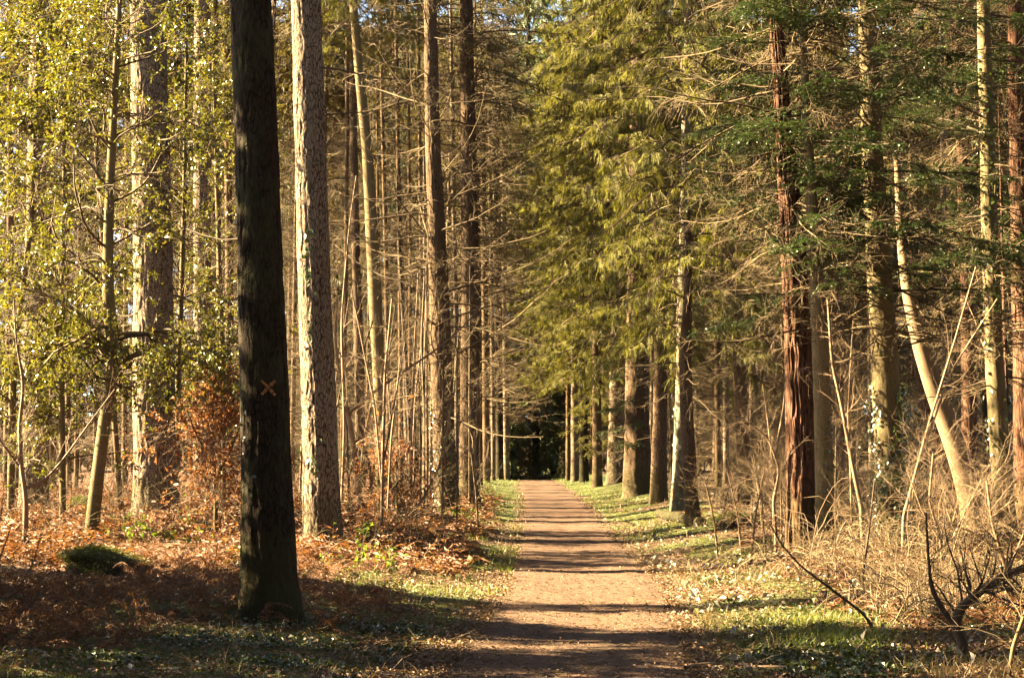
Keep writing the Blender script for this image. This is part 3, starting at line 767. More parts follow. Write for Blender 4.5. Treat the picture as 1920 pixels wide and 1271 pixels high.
PD = [proto('f', 24, .2, 406, None, (.6, 24, 3.2, .5, 170), M['bark_dark'], 'twig_dark', 'needle_dark'),
      proto('g', 22, .18, 407, None, (.5, 22, 2.9, .4, 160), M['bark_dark'], 'twig_dark', 'needle_dark')]
placed = [(r[0].location.x, r[0].location.y) for r in HERO.values()]
def plant(parts, name, x, y, label, group, G, s=None):
    root = empty(name, (x, y, float(gz(x, y))), label, 'tree', group)
    root.rotation_euler = (G.normal(0, .012), G.normal(0, .012), G.uniform(0, 6.28)); q = s or G.uniform(.85, 1.12)
    root.scale = (q, q, q)
    for n, me in parts: link(n, me, root)
    placed.append((x, y)); return root
def free(x, y, d):
    return all((x - a) ** 2 + (y - b) ** 2 > d * d for a, b in placed)
G = rg(500)
for kind, sgn in (('L', -1), ('R', 1)):
    n = 0
    for tries in range(6000):
        y = G.uniform(47 if kind == 'L' else 40, 118); lim = .335 * y + 2
        x = sgn * G.uniform(2.2 if kind == 'L' else 4.2, lim)
        off = abs(x - 1.3)
        if x < -15 and y < 98: continue
        if -9 < x < 0 and y < 70 and G.random() < .75: continue
        if off < 2.6 + (y > 60) * .6: continue
        if kind == 'R' and y < 46 and x < 9: continue
        sp = 2.7 + (y - 40) * .022
        if not free(x, y, sp): continue
        if kind == 'L':
            plant(PL[G.integers(3)], 'spruce_tree', x, y, 'twiggy brown spruce deep in the wood left of the path', 'twiggy spruces in the left wood', G)
        else:
            plant((PR + PL)[G.integers(5)], 'spruce_tree', x, y, 'dense olive spruce deep in the wood right of the path', 'dense spruces in the right wood', G)
        n += 1
        if n >= (130 if kind == 'L' else 120): break
# dark conifers closing the far end of the ride, and hidden ones added as shade
for i, (x, y) in enumerate([(-1.5, 112), (1.8, 118), (4.6, 112), (-4.2, 116), (7.6, 118), (.2, 124), (3.4, 126), (-7, 110), (-7.4, 120), (-10.5, 114), (-3.0, 126), (6.8, 108), (-11, 105), (-14, 110), (-14.5, 119)]):
    plant(PD[i % 2], 'fir_tree', x, y, 'dark conifer of the stand closing and shading the far end of the path', 'dark conifers at the end of the path', G, 1.95 if i < 3 else 1.5)
for i, (x, y, s) in enumerate([(-.6, 101, .16), (3.1, 100, .14), (3.9, 103, .2), (-2.2, 104, .22), (.6, 106, .2), (2.2, 107, .22), (-1.2, 108, .3), (4.8, 106, .3), (-3.8, 107, .3), (1.2, 110, .34), (3.4, 110, .34), (5.8, 109, .4), (-5.2, 106, .4)]):
    plant(PF[0], 'young_spruce', x, y, 'low young spruce lit green before the dark end of the path', 'young spruces at the end of the path', G, s)
for i in range(64):
    x = -54 + (i % 32) * 3.4 + G.uniform(-.8, .8) + (i // 32) * 1.7
    if abs(x) < 100: plant(PF[0], 'spruce_tree', x, 134 + (i // 32) * 9 + G.uniform(-3, 3), 'spruce in the farthest line of the wood', 'spruces in the farthest line', G, 1.6)

# ------------------------------------------------------------------ holly and other broad-leaved growth
def curve_pts(pts, d, dz=None):
    return np.array([at(px, py, d + (dz[i] if dz is not None else 0)) for i, (px, py, *_) in enumerate(pts)])
def smooth_line(P, m):
    s = np.concatenate([[0], np.cumsum(np.linalg.norm(np.diff(P, axis=0), axis=1))]); u = np.linspace(0, s[-1], m)
    Q = np.stack([np.interp(u, s, P[:, j]) for j in range(3)], 1)
    for _ in range(2): Q[1:-1] = (Q[:-2] + 2 * Q[1:-1] + Q[2:]) / 4
    return Q
def leafed(mb, P, R, num, G, size=.05, m=0, spread=1., wr=.5, t0=.2, droop=.2, fold=.3):
    par = np.repeat(np.arange(len(P)), int(num * 1.7)); t = G.uniform(t0, 1, len(par)); q, tg, r = pick(P, R, par, t)
    k = vnoise(q[:, 0] * 2.2 + q[:, 1] * 1.7, q[:, 2] * 2.4 + q[:, 1], 55) > .45; q, tg, r, par = q[k], tg[k], r[k], par[k]; size = size * np.exp(G.normal(0, .28, len(par)))
    d = norm(tg * .6 + G.normal(0, .6 * spread, (len(par), 3)) - np.array([0, 0, droop]))
    mb.add(*leaves(q, d, norm(G.normal(0, .6, (len(par), 3)) + [0, -.2, .8]), size * G.uniform(.6, 1.3, len(par)), size * wr * G.uniform(.7, 1.2, len(par)), fold), m)

def holly(name, label, cat, stem, seed, d=None, nb=60, L=(1.0, 2.4), leaf='holly', size=.055, h0=.8, dens=9, barkm='bark_fir', extra=None, group=None, top=None, sub=7, sub2=5, g=.03):
    G = rg(seed); b = hit(stem[0][0], stem[0][1]) if d is None else at(stem[0][0], stem[0][1], d); D = b[1]
    P = smooth_line(curve_pts(stem, D), 40); R = np.interp(np.linspace(0, 1, 40), np.linspace(0, 1, len(stem)), [w * D / FPX / 2 for *_, w in stem])
    P[0, 2] = float(gz(P[0, 0], D)) - .05
    root = empty(name, (P[0, 0], P[0, 1], P[0, 2] + .05), label, cat, group); org = np.array(root.location)
    P = P - org; mb = MB(); mb.add(*tubes(P[None], R[None], 16)); limbs = []
    for e in (extra or []):
        Q = smooth_line(curve_pts(e, D, e_d.get(seed)) if False else curve_pts(e, D), 26) - org
        r = np.interp(np.linspace(0, 1, 26), np.linspace(0, 1, len(e)), [w * D / FPX / 2 for *_, w in e])
        limbs.append((Q, r)); mb.add(*tubes(Q[None], r[None], 10))
    mb.build('trunk', M[barkm], root)
    wood = MB(); lf = MB()
    h = P[:, 2]; par0 = [(P, R)] + limbs
    for j, (Q, r) in enumerate(par0):
        n = nb if j == 0 else nb // 6
        tt0 = float(np.interp(h0, h, np.linspace(0, 1, len(h)))) if j == 0 else .2
        P1, R1 = grow(Q[None], r[None], n, tt0, 1, L[0] * .5, L[1] * 1.15, 62, G, 9, g, .2, .3, rmin=.005)
        wood.add(*tubes(P1, R1, 4))
        P2, R2 = grow(P1, R1, sub, .15, 1, .3, 1.0, 55, G, 5, g, .2, .55, lenbyt=.4, rmin=.003)
        wood.add(*tubes(P2, R2, 3))
        P3, R3 = grow(P2, R2, sub2, .1, 1, .12, .4, 50, G, 4, g, .15, .6, rmin=.002)
        wood.add(*tubes(P3, R3, 3))
        if dens: leafed(lf, P3, R3, dens + 2, G, size * 1.15, wr=.58); leafed(lf, P2, R2, dens // 2, G, size * 1.15, wr=.58)
    wood.build('branches', M['twig_pale' if leaf == 'beech' else 'twig_dead'], root)
    if lf.V: lf.build('leaves', M[leaf], root, False)
    return root

e_d = {}
holly('holly_tree', 'forked holly with a crooked pale stem, left of the broad pale trunk', 'tree',
      [(170, 1012, 27), (182, 900, 24), (200, 760, 23), (217, 660, 25), (203, 580, 20), (202, 480, 17), (207, 330, 14), (216, 160, 12), (226, -40, 9)], 601,
      nb=70, L=(.8, 2.0), h0=2.6, dens=5, extra=[[(214, 690, 16), (190, 630, 12), (150, 590, 9), (110, 560, 7), (40, 540, 5)], [(222, 680, 12), (260, 662, 9), (320, 658, 8), (380, 680, 6), (450, 705, 4)]])
holly('holly_tree', 'leafy holly with a hidden stem at the left edge of the picture', 'tree',
      [(20, 960, 14), (24, 700, 13), (60, 400, 10), (70, 100, 8), (80, -60, 6)], 602, d=30.6, nb=90, L=(.8, 1.9), h0=1.2, dens=7)
holly('holly_tree', 'leafy holly whose sprays cover the broad pale trunk', 'tree',
      [(330, 960, 12), (335, 700, 11), (345, 400, 9), (350, 100, 7), (350, -40, 5)], 603, d=35, nb=80, L=(.8, 2.0), h0=1.0, dens=5)
holly('holly_tree', 'holly filling the gap just left of the cross-marked trunk', 'tree',
      [(420, 940, 10), (418, 700, 9), (408, 400, 8), (400, 100, 6)], 604, d=37, nb=80, L=(.8, 2.0), h0=1.6, dens=6)
holly('holly_tree', 'holly between the forked stem and the far-left pale trunk', 'tree',
      [(118, 950, 12), (115, 700, 11), (120, 400, 9), (125, 60, 7)], 605, d=30.6, nb=80, L=(.8, 1.8), h0=1.1, dens=6)
holly('beech_shrub', 'young beech holding orange dead leaves, left of the cross-marked trunk', 'shrub',
      [(405, 945, 8), (402, 880, 7), (396, 820, 5), (400, 750, 3)], 606, d=28.4, nb=46, L=(.35, 1.05), leaf='beech', size=.055, h0=.25, dens=2, barkm='bark_fir', extra=[[(402, 900, 6), (430, 850, 5), (450, 800, 3)], [(402, 880, 5), (370, 820, 4), (350, 770, 3)]])
holly('beech_shrub', 'small orange-leaved beech behind the ivy-footed trunk', 'shrub',
      [(745, 960, 5), (742, 880, 4), (745, 820, 3)], 607, d=33, nb=34, L=(.3, .8), leaf='beech', size=.05, h0=.2, dens=2)

# bare saplings
def sapling(label, stem, seed, limbs=(), d=None, mat='twig_pale', nb=22, L=(.4, 1.2), leafm_=None, cat='sapling', name='sapling', k=8, sub=5, sub2=3, group=None, up=-.03):
    G = rg(seed); b = hit(stem[0][0], stem[0][1]) if d is None else at(stem[0][0], stem[0][1], d); D = b[1]
    mk = lambda e, m: (smooth_line(curve_pts(e, D), m), np.interp(np.linspace(0, 1, m), np.linspace(0, 1, len(e)), [w * D / FPX / 2 for *_, w in e]))
    P, R = mk(stem, 30); P[0, 2] = float(gz(P[0, 0], D)) - .05
    root = empty(name, (P[0, 0], P[0, 1], P[0, 2] + .05), label, cat, group); org = np.array(root.location)
    st = MB(); st.add(*tubes((P - org)[None], R[None], k)); st.build('stem', M[mat], root)
    tw = MB(); lf = MB()
    for j, (Q, r) in enumerate([(P, R)] + [mk(e, 18) for e in limbs]):
        Q = Q - org
        if j: tw.add(*tubes(Q[None], r[None], 6))
        P1, R1 = grow(Q[None], r[None], nb if j == 0 else max(6, nb // 2), .25, 1, L[0] * .6, L[1] * 1.1, 55, G, 8, up, .17, .3, lenbyt=.4, rmin=.002)
        tw.add(*tubes(P1, R1, 4))
        if sub:
            P2, R2 = grow(P1, R1, sub, .15, 1, .12, .5, 50, G, 5, up, .18, .55, rmin=.0014); tw.add(*tubes(P2, R2, 3))
            if sub2:
                P3, R3 = grow(P2, R2, sub2, .2, 1, .06, .2, 50, G, 3, up, .16, .7, rmin=.0011); tw.add(*tubes(P3, R3, 3))
            if leafm_: leafed(lf, P2, R2, 3, G, .05)
    tw.build('twigs', M[mat], root)
    if lf.V: lf.build('leaves', M[leafm_], root, False)
    return root
sapling('pale forked sapling with one long branch sweeping up to the right', [(677, 975, 12), (672, 900, 11), (655, 785, 10), (640, 720, 7), (628, 640, 5), (632, 560, 3)], 701,
        [[(656, 778, 8), (690, 742, 6), (750, 700, 5), (820, 655, 4), (870, 612, 3), (905, 570, 2)], [(664, 830, 5), (700, 800, 3), (740, 785, 2)]])
sapling('crooked bare sapling at the far left, in front of the pale trunk', [(47, 1020, 12), (49, 930, 10), (40, 880, 9), (36, 800, 7), (45, 720, 6), (30, 640, 4), (26, 560, 3)], 702,
        [[(45, 915, 7), (80, 905, 5), (120, 860, 4), (170, 790, 3), (215, 730, 2)], [(40, 880, 5), (10, 840, 4), (-20, 800, 3)]])
sapling('tall dark wand-like sapling between the pale forked one and the ivy-footed trunk', [(770, 930, 8), (768, 800, 7), (762, 700, 7), (750, 500, 6), (744, 330, 4)], 703, mat='twig_dark', nb=14)
sapling('thin sapling with a crook, right of the pale forked one', [(700, 970, 7), (694, 880, 6), (672, 790, 5), (668, 690, 4), (700, 600, 3)], 704, mat='twig_dead', nb=16)
sapling('bare bush of pale upswept twigs in front of the ivy-footed trunk', [(755, 985, 6), (790, 940, 5), (822, 880, 4), (840, 800, 3), (845, 760, 2)], 705,
        [[(765, 975, 4), (740, 900, 3), (752, 830, 2)]], nb=20)
sapling('slim pale sapling rising behind the white-ivy trunk', [(640, 960, 6), (646, 800, 5), (640, 600, 5), (655, 420, 3), (668, 330, 2)], 706, d=33, nb=12)
sapling('straight twin-stemmed pale sapling left of the ivy-footed trunk', [(716, 950, 7), (718, 850, 6), (722, 700, 5), (735, 560, 3)], 707, [[(717, 880, 4), (735, 780, 3), (760, 640, 2)]], d=31, nb=14)
sapling('slender upright stem in the brown tangle left of the ivy-footed trunk', [(795, 945, 6), (797, 800, 5), (790, 640, 4), (796, 520, 3)], 708, d=38, nb=14, mat='twig_dead')
sapling('leafy-footed little sapling on the verge before the ivy-footed trunk', [(835, 1060, 4), (833, 1000, 3), (826, 930, 2), (822, 900, 1.5)], 709, nb=10, L=(.2, .5))
# right-hand tangle
sapling('forked dark shrub nearest the bottom right corner', [(1806, 1236, 24), (1804, 1200, 20), (1790, 1170, 20), (1800, 1140, 16), (1835, 1110, 16), (1870, 1085, 15), (1930, 1060, 14)], 720,
        [[(1788, 1168, 12), (1765, 1140, 10), (1745, 1100, 6), (1740, 1030, 5), (1736, 960, 3)], [(1840, 1105, 6), (1900, 1130, 4), (1960, 1150, 3)]], mat='twig_dark', nb=22, L=(.3, .9), k=12)
sapling('long dark arching stem crossing the right verge before the red shaggy trunk', [(1645, 1190, 6), (1620, 1150, 5), (1560, 1105, 5), (1500, 1060, 4), (1465, 1020, 3), (1445, 985, 2)], 721, mat='twig_dark', nb=16, L=(.25, .7), up=0.02)
sapling('thin upright dark sapling before the tall ivy-footed trunk', [(1616, 1120, 5), (1620, 1060, 5), (1630, 990, 4), (1640, 900, 3)], 722, mat='twig_dark', nb=10, L=(.25, .7))
sapling('pale leaning sapling between the yellow double trunk and the tall ivy-footed one', [(1618, 965, 9), (1600, 880, 8), (1578, 760, 7), (1560, 680, 6), (1552, 560, 4)], 723, nb=24, d=24)
sapling('pair of long pale wands crossing in front of the ring-marked leaning tree', [(1690, 985, 7), (1740, 800, 5), (1790, 640, 4), (1830, 500, 3)], 724, [[(1695, 960, 5), (1780, 700, 4), (1870, 560, 2)]], nb=12, d=22)
sapling('straight pale wand left of the slim leaning trunk, in the brown wood', [(1450, 930, 6), (1455, 850, 5), (1470, 760, 4), (1480, 640, 3)], 725, [[(1452, 900, 5), (1440, 790, 4), (1430, 720, 2)]], nb=18, d=29)
sapling('white twiggy sapling right of the yellow double trunk', [(1596, 900, 5), (1590, 780, 4), (1596, 660, 3), (1600, 600, 2)], 726, nb=26, d=27, L=(.3, 1.1))
sapling('bent pale sapling with a looping stem before the red shaggy trunk', [(1455, 1005, 7), (1450, 940, 6), (1462, 880, 5), (1440, 820, 4), (1400, 790, 3)], 727, nb=18, d=25)
sapling('brown upright bush stem in front of the mossy yellow trunk', [(1770, 1095, 7), (1762, 1000, 6), (1742, 940, 5), (1750, 850, 4)], 728, [[(1768, 1050, 5), (1800, 980, 4), (1840, 900, 3)], [(1766, 1020, 4), (1730, 960, 3), (1700, 880, 2)]], nb=26)
sapling('bare branching bush close to the right edge above the corner', [(1890, 1150, 9), (1885, 1060, 8), (1860, 980, 6), (1850, 900, 4)], 729, [[(1886, 1080, 6), (1920, 1000, 4), (1940, 940, 3)], [(1880, 1040, 5), (1830, 1000, 4), (1780, 980, 3)]], nb=30)
sapling('dark slanting stem in the bottom right corner', [(1890, 1275, 8), (1900, 1210, 8), (1925, 1140, 7), (1940, 1080, 6)], 730, nb=8, mat='twig_dead')
sapling('shaded sprawling twig bush at the left edge of the foreground', [(5, 1125, 5), (30, 1110, 4), (60, 1060, 3), (75, 1010, 2)], 731, [[(5, 1110, 4), (-5, 1060, 3), (20, 990, 2)]], nb=10, L=(.3, .8))
G = rg(740)
for i in range(26):
    px = G.uniform(1330, 1900); d = G.uniform(24, 36); x = (px - 960) / FPX * d
    h = G.uniform(60, 200); b = float(880 - (gz(x, d) - EYE) / d * FPX); dx = G.normal(0, 35)
    sapling('thin bare understorey sapling in the right-hand tangle', [(px, b, 3.6), (px + dx * .3, b - h * .5, 4), (px + dx, b - h, 2)], 750 + i, d=d, nb=20, mat=['twig_pale', 'twig_dead'][i % 2], L=(.3, 1.0), group='bare saplings in the right-hand tangle')
for i in range(34):
    px = G.uniform(560, 900); d = G.uniform(30, 50); x = (px - 960) / FPX * d
    h = G.uniform(120, 520); b = float(880 - (gz(x, d) - EYE) / d * FPX); dx = G.normal(0, 25)
    sapling('thin bare understorey sapling in the left-hand tangle', [(px, b, 3.6), (px + dx * .3, b - h * .5, 4), (px + dx, b - h, 2)], 900 + i, d=d, nb=20, mat=['twig_pale', 'twig_dead', 'twig_dead'][i % 3], L=(.4, 1.3), group='bare saplings in the left-hand tangle')

# brambles: arching canes
def bramble(label, px, py, n, L, seed, leafn=0, mat='twig_dead', group=None, hgt=1.0):
    G = rg(seed); b = hit(px, py); root = empty('bramble', (b[0], b[1], float(gz(b[0], b[1]))), label, 'bramble', group)
    p = np.concatenate([G.normal(0, .3, (n, 2)), np.zeros((n, 1))], 1); az = G.uniform(0, 2 * pi, n); el = G.uniform(.7, 1.4, n)
    d = np.stack([np.cos(az) * np.cos(el), np.sin(az) * np.cos(el), np.sin(el)], 1)
    P, R = run(p, d, L * G.uniform(.5, 1.2, n), 10, np.linspace(0, .38, 10) / hgt, .17, G, G.uniform(.0035, .009, n), .35)
    P[:, :, 2] = np.maximum(P[:, :, 2], .01)
    mb = MB(); mb.add(*tubes(P, R, 4)); P2, R2 = grow(P, R, 4, .2, 1, .1, .6, 55, G, 5, .05, .2, .6, rmin=.002); mb.add(*tubes(P2, R2, 3))
    mb.build('canes', M[mat], root)
    if leafn:
        lf = MB(); leafed(lf, P2, R2, leafn, G, .065, 0, 1, .75); leafed(lf, P, R, leafn * 3, G, .07, 0, 1, .75); lf.build('leaves', M['bramble_leaf'], root, False)
    return root
bramble('bramble with big bright green leaves near the verge right of the white-ivy trunk', 708, 1035, 9, .8, 801, 5)
bramble('low bramble with pale green leaves at the foot of the broad pale trunk', 285, 1015, 9, .7, 802, 4)
bramble('trailing green-leaved bramble between the broad pale trunk and the cross-marked one', 395, 1000, 10, .9, 803, 3)
bramble('shaded dark-leaved bramble just left of the cross-marked trunk', 420, 1075, 9, .7, 804, 2)
bramble('green bramble tangle at the foot of the stout reddish trunk', 870, 985, 10, .8, 805, 2)
bramble('dark leafy bramble behind the cross-marked trunk on its right', 660, 1075, 10, .8, 806, 2)
G = rg(810)
for i in range(34):
    px = G.uniform(1480, 1930) if i % 3 else G.uniform(1480, 1750); py = G.uniform(1045, 1200) if i % 3 else G.uniform(1000, 1050)
    if py > 1120 and px < 1600: px += 200
    bramble('leafless brown bramble canes arching over the right verge', px, py, 24, G.uniform(.6, 1.5), 811 + i, 0, ['twig_dead', 'twig_pale', 'twig_dead', 'twig_dead'][i % 4], 'leafless brambles on the right')
for i in range(16):
    px = G.uniform(560, 860); py = G.uniform(985, 1050)
    bramble('leafless pale bramble canes in the bracken left of the path', px, py, 9, G.uniform(.5, 1.0), 851 + i, 0, 'twig_dead', 'leafless brambles on the left')

# ------------------------------------------------------------------ logs, mounds, sticks
def log(name, label, cat, a, b, r0, r1, mat, seed, lift=0.0):
    A = np.array([a[0], a[1], float(gz(*a[:2])) + r0 * .6 + lift]); Bp = np.array([b[0], b[1], float(gz(*b[:2])) + r1 * .6 + (b[2] if len(b) > 2 else 0)])
    t = np.linspace(0, 1, 40)[:, None]; P = A + (Bp - A) * t; k = 26
    P = P + np.stack([np.zeros(40), np.zeros(40), .15 * r0 * np.sin(t[:, 0] * 9 + seed)], 1)
    Rr = np.linspace(r0, r1, 40) * (1 + .08 * np.sin(t[:, 0] * 23 + seed))
    V, F = tubes(P[None], Rr[None], k); mb = MB(); 
    nz = 1 + .12 * (vnoise(np.tile(np.arange(k), 40) * .7, np.repeat(np.arange(40), k) * .5, seed) - .5)
    c = np.repeat(P, k, 0); V = c + (V - c) * nz[:, None]; mb.add(V, F)
    o = P[0]; root = empty(name, (P[0][0], P[0][1], P[0][2] - r0), label, cat); org = np.array(root.location)
    mb.build('bark', M[mat], root, True, org)
    e = MB()
    for s, rr, q in ((0, Rr[0], 0), (1, Rr[-1], 39)):
        ring = V[q * k:(q + 1) * k]; e.add(np.concatenate([ring, [ring.mean(0)]]), np.stack([np.arange(k), (np.arange(k) + 1) % k, np.full(k, k)], -1))
    e.build('cut_end', M['twig_dead'], root, False, org)
    return root
b1 = hit(1237, 972); b2 = hit(1286, 992)
log('fallen_log', 'short dark sawn log lying by the foot of the thin black trunk', 'log', (b1[0], b1[1], 0), (b2[0] + .35, b2[1] + .3), .11, .12, 'bark_dark', 3, .06)
b1 = hit(-60, 1002); b2 = hit(165, 1014)
log('fallen_log', 'dark fallen pole lying in the bracken at the far left', 'log', (b1[0], b1[1], 0), (b2[0], b2[1]), .08, .06, 'bark_dark', 5)

def mound(name, label, cat, px, py, rx, ry, h, seed, mats, cav=False, tilt=0):
    b = hit(px, py); root = empty(name, (b[0], b[1], float(gz(b[0], b[1]))), label, cat); G = rg(seed)
    n, k = 30, 60; t = np.linspace(0, 1, n)[:, None]; a = np.linspace(0, 2 * pi, k, endpoint=False)[None, :]
    rr = (1 - t ** 2.2 * .98) * (1 + .7 * (vnoise(a / (2 * pi) * 6, t * 3, seed, 6) - .5) + .1 * (vnoise(a / (2 * pi) * 20, t * 8, seed + 1, 20) - .5))
    X = rx * rr * np.cos(a) + tilt * t; Y = ry * rr * np.sin(a); Z = h * np.sin(t * pi / 2) * (1 + .12 * vnoise(a / (2 * pi) * 5, t, seed + 2, 5)) - .06
    V = np.stack([X, Y, Z * np.ones_like(X)], -1).reshape(-1, 3)
    i = np.arange(n - 1)[:, None] * k; q = np.arange(k)[None]; q2 = (q + 1) % k
    mb = MB(); mb.add(V, np.stack([i + q, i + q2, i + k + q2, i + k + q], -1).reshape(-1, 4)); mb.add(np.concatenate([V[-k:], [[tilt, 0, h]]]), np.stack([np.arange(k), (np.arange(k) + 1) % k, np.full(k, k)], -1))
    mb.build('core', M[mats[0]], root)
    j = G.integers(k * 3, len(V), 7000); p = V[j] + G.normal(0, .03, (7000, 3)); o = norm(p - [0, 0, -h * .3])
    ms = MB(); ms.add(*leaves(p - o * .01, norm(o + G.normal(0, .5, p.shape)), G.normal(0, 1, p.shape), G.uniform(.02, .06, 7000), np.full(7000, .009), .1), 0)
    ms.build('moss', M[mats[1]], root, False)
    return root
mound('tree_stump', 'dark mossy mound of an old stump in the left foreground shade', 'stump', 188, 1074, .6, .45, .36, 901, ('bark_dark', 'moss'), tilt=-.12)
mound('tree_stump', 'sunlit mossy stump with hollows among the bracken at the left', 'stump', 150, 968, .45, .35, .42, 902, ('bark_dark', 'moss'))
mound('tree_stump', 'low mossy hump beside the thin black trunk', 'stump', 1378, 985, .5, .4, .28, 903, ('bark_dark', 'moss'))

def stick(label, pts, w, seed, mat='twig_pale'):
    P = np.array([hit(px, py) for px, py in pts]); m = 24; P = smooth_line(P, m); P[:, 2] = gz(P[:, 0], P[:, 1]) + .025 + .02 * np.sin(np.linspace(0, 7, m) + seed)
    r = np.linspace(1, .5, m) * w; mb = MB(); mb.add(*tubes(P[None], r[None], 8)); G = rg(seed)
    P1, R1 = grow(P[None], r[None], 5, .2, .95, .12, .4, 40, G, 5, .0, .1, .5); P1[:, :, 2] = np.maximum(P1[:, :, 2], gz(P1[:, :, 0], P1[:, :, 1]) + .01); mb.add(*tubes(P1, R1, 5))
    o = mb.build('fallen_branch', M[mat], None, True, P[0]); o.location = P[0]; tag(o, label, 'branch')
stick('pale yellowish fallen branch lying across the bottom of the right verge', [(1285, 1262), (1340, 1250), (1385, 1247), (1440, 1258), (1490, 1262)], .018, 1)
stick('thin brown stick on the grass below the pale yellowish branch end', [(1300, 1178), (1340, 1188), (1400, 1196)], .008, 2, 'twig_dead')
stick('thick dark rotten branch at the bottom right corner', [(1700, 1270), (1760, 1252), (1830, 1240), (1880, 1236)], .05, 3, 'twig_dark')
stick('pale stick in the moss left of the cross-marked trunk', [(300, 1160), (320, 1157), (345, 1160)], .011, 4)
stick('long thin stick at the lower left edge', [(-10, 1168), (30, 1162), (75, 1154)], .011, 5)
stick('short brown stick right of the cross-marked trunk foot', [(610, 1210), (640, 1198), (665, 1188)], .009, 6, 'twig_dead')

# ------------------------------------------------------------------ ground cover nobody could count
def scatter(n, y0, y1, G, side=0, e0=.0, e1=30, p=1.0):
    y = y0 * (y1 / y0) ** (G.random(n) ** p); x = G.uniform(-1, 1, n) * (.335 * y + .6)
    off = x - path_c(y); e = np.abs(off) - path_w(y); k = (e > e0) & (e < e1)
    if side: k &= (np.sign(off) == side)
    return x[k], y[k], e[k]
def flat_leaves(mb, x, y, size, G, m=0, lift=.012, tiltn=.35, wr=.6, fold=.3):
    n = len(x); z = gz(x, y) + lift + np.abs(G.normal(0, .01, n)); a = G.uniform(0, 2 * pi, n)
    d = np.stack([np.cos(a), np.sin(a), G.normal(0, tiltn, n)], 1); nm = norm(G.normal(0, tiltn, (n, 3)) + [0, 0, 1])
    mb.add(*leaves(np.stack([x, y, z], 1), d, nm, size, size * wr, fold, .5), m)
G = rg(1000)
mb = MB()
x, y, e = scatter(230000, 10.5, 60, G, 0, -.12)
k = G.random(len(x)) > moss_f(x, y) * .72
flat_leaves(mb, x[k], y[k], G.uniform(.02, .065, k.sum()), G)
tag(mb.build('leaf_litter', M['litter'], None, False), 'brown fallen leaves and debris covering the forest floor beside the path', 'leaf litter', kind='stuff')
mb = MB()
x, y, e = scatter(26000, 12, 50, G, 1, .05, 5); k = (sstep(.4, .58, fbm(x * .9, y * .5, 61, 3)) * sstep(16, 21, y) + .05) > G.random(len(x)); flat_leaves(mb, x[k], y[k], G.uniform(.03, .14, k.sum()) ** 1.0, G, 0, .02, .6)
x, y, e = scatter(6000, 12, 40, G, -1, .1, 3.5); k = sstep(.5, .7, fbm(x * .9, y * .5, 62, 3)) + .04 > G.random(len(x)) * 1.3; flat_leaves(mb, x[k], y[k], G.uniform(.03, .08, k.sum()), G, 0, .02, .5)
tag(mb.build('pale_leaves', M['litter_pale'], None, False), 'bleached whitish fallen leaves scattered on the verges', 'fallen leaves', kind='stuff')
# debris on the path: needles, bits of stick
def bits(n, y0, y1, l0, l1, w, mat, name, label, e0, e1, lift=.02, zt=.12):
    x, y, e = scatter(n, y0, y1, G, 0, e0, e1); n = len(x); a = G.uniform(0, 2 * pi, n); L = G.uniform(l0, l1, n)
    p = np.stack([x, y, gz(x, y) + lift + G.uniform(0, .008, n)], 1); d = np.stack([np.cos(a), np.sin(a), G.normal(0, zt, n)], 1)
    P, R = run(p, d, L, 3, 0, .15, G, np.full(n, w) * G.uniform(.6, 1.4, n), .6)
    P[:, :, 2] = np.maximum(P[:, :, 2], gz(P[:, :, 0], P[:, :, 1]) + .012)
    mb = MB(); mb.add(*tubes(P, R, 3)); tag(mb.build(name, M[mat], None, False), label, 'debris', kind='stuff')
bits(70000, 11, 45, .03, .1, .0022, 'twig_dead', 'path_debris', 'needles and tiny twigs strewn over the path', -3, .1)
bits(16000, 13, 40, .06, .26, .0022, 'twig_dead', 'fallen_twigs', 'thin fallen twigs lying on the forest floor', .1, 12, .04, .3)
mb = MB(); x, y, e = scatter(42000, 11, 40, G, 0, -3, 0.1); k = G.random(len(x)) < .25 + .75 * sstep(-.6, 0, e); x, y = x[k], y[k]; flat_leaves(mb, x, y, G.uniform(.015, .045, len(x)), G, 0, .024, .3)
tag(mb.build('path_leaves', M['litter'], None, False), 'small crumbled leaves on the path', 'leaf litter', kind='stuff')

def blades(x, y, h, w, G, lean=.35, lift=0):
    n = len(x); z = gz(x, y) - .01 + lift; a = G.uniform(0, 2 * pi, n); s = np.stack([np.cos(a), np.sin(a), np.zeros(n)], 1) * np.asarray(w).reshape(-1, 1)
    l = G.normal(0, lean, (n, 2)) * np.asarray(h).reshape(-1, 1); p = np.stack([x, y, z], 1)
    m = p + np.concatenate([l * .35, (np.asarray(h) * .6).reshape(-1, 1)], 1); t = p + np.concatenate([l, np.asarray(h).reshape(-1, 1)], 1)
    V = np.stack([p - s, p + s, m + s * .7, m - s * .7, t], 1).reshape(-1, 3); b = np.arange(n)[:, None] * 5
    return V, (b + [[0, 1, 2, 3]]), (b + [[3, 2, 4]])
def grass(name, label, mat, x, y, h, w, lean=.35):
    V, F4, F3 = blades(x, y, h, w, G, lean); mb = MB(); mb.add(V, F4); mb.F.append(F3); mb.M.append(np.zeros(len(F3), np.int32))
    tag(mb.build(name, M[mat], None, False), label, 'grass', kind='stuff')
# moss: short fuzz
x, y, e = scatter(300000, 10.8, 60, G, 0, -.1, 7); k = G.random(len(x)) < moss_f(x, y); x, y = x[k], y[k]
grass('moss', 'short green moss in patches along the path', 'moss', x, y, G.uniform(.01, .035, len(x)), np.full(len(x), .004) * (1 + y / 30), .6)
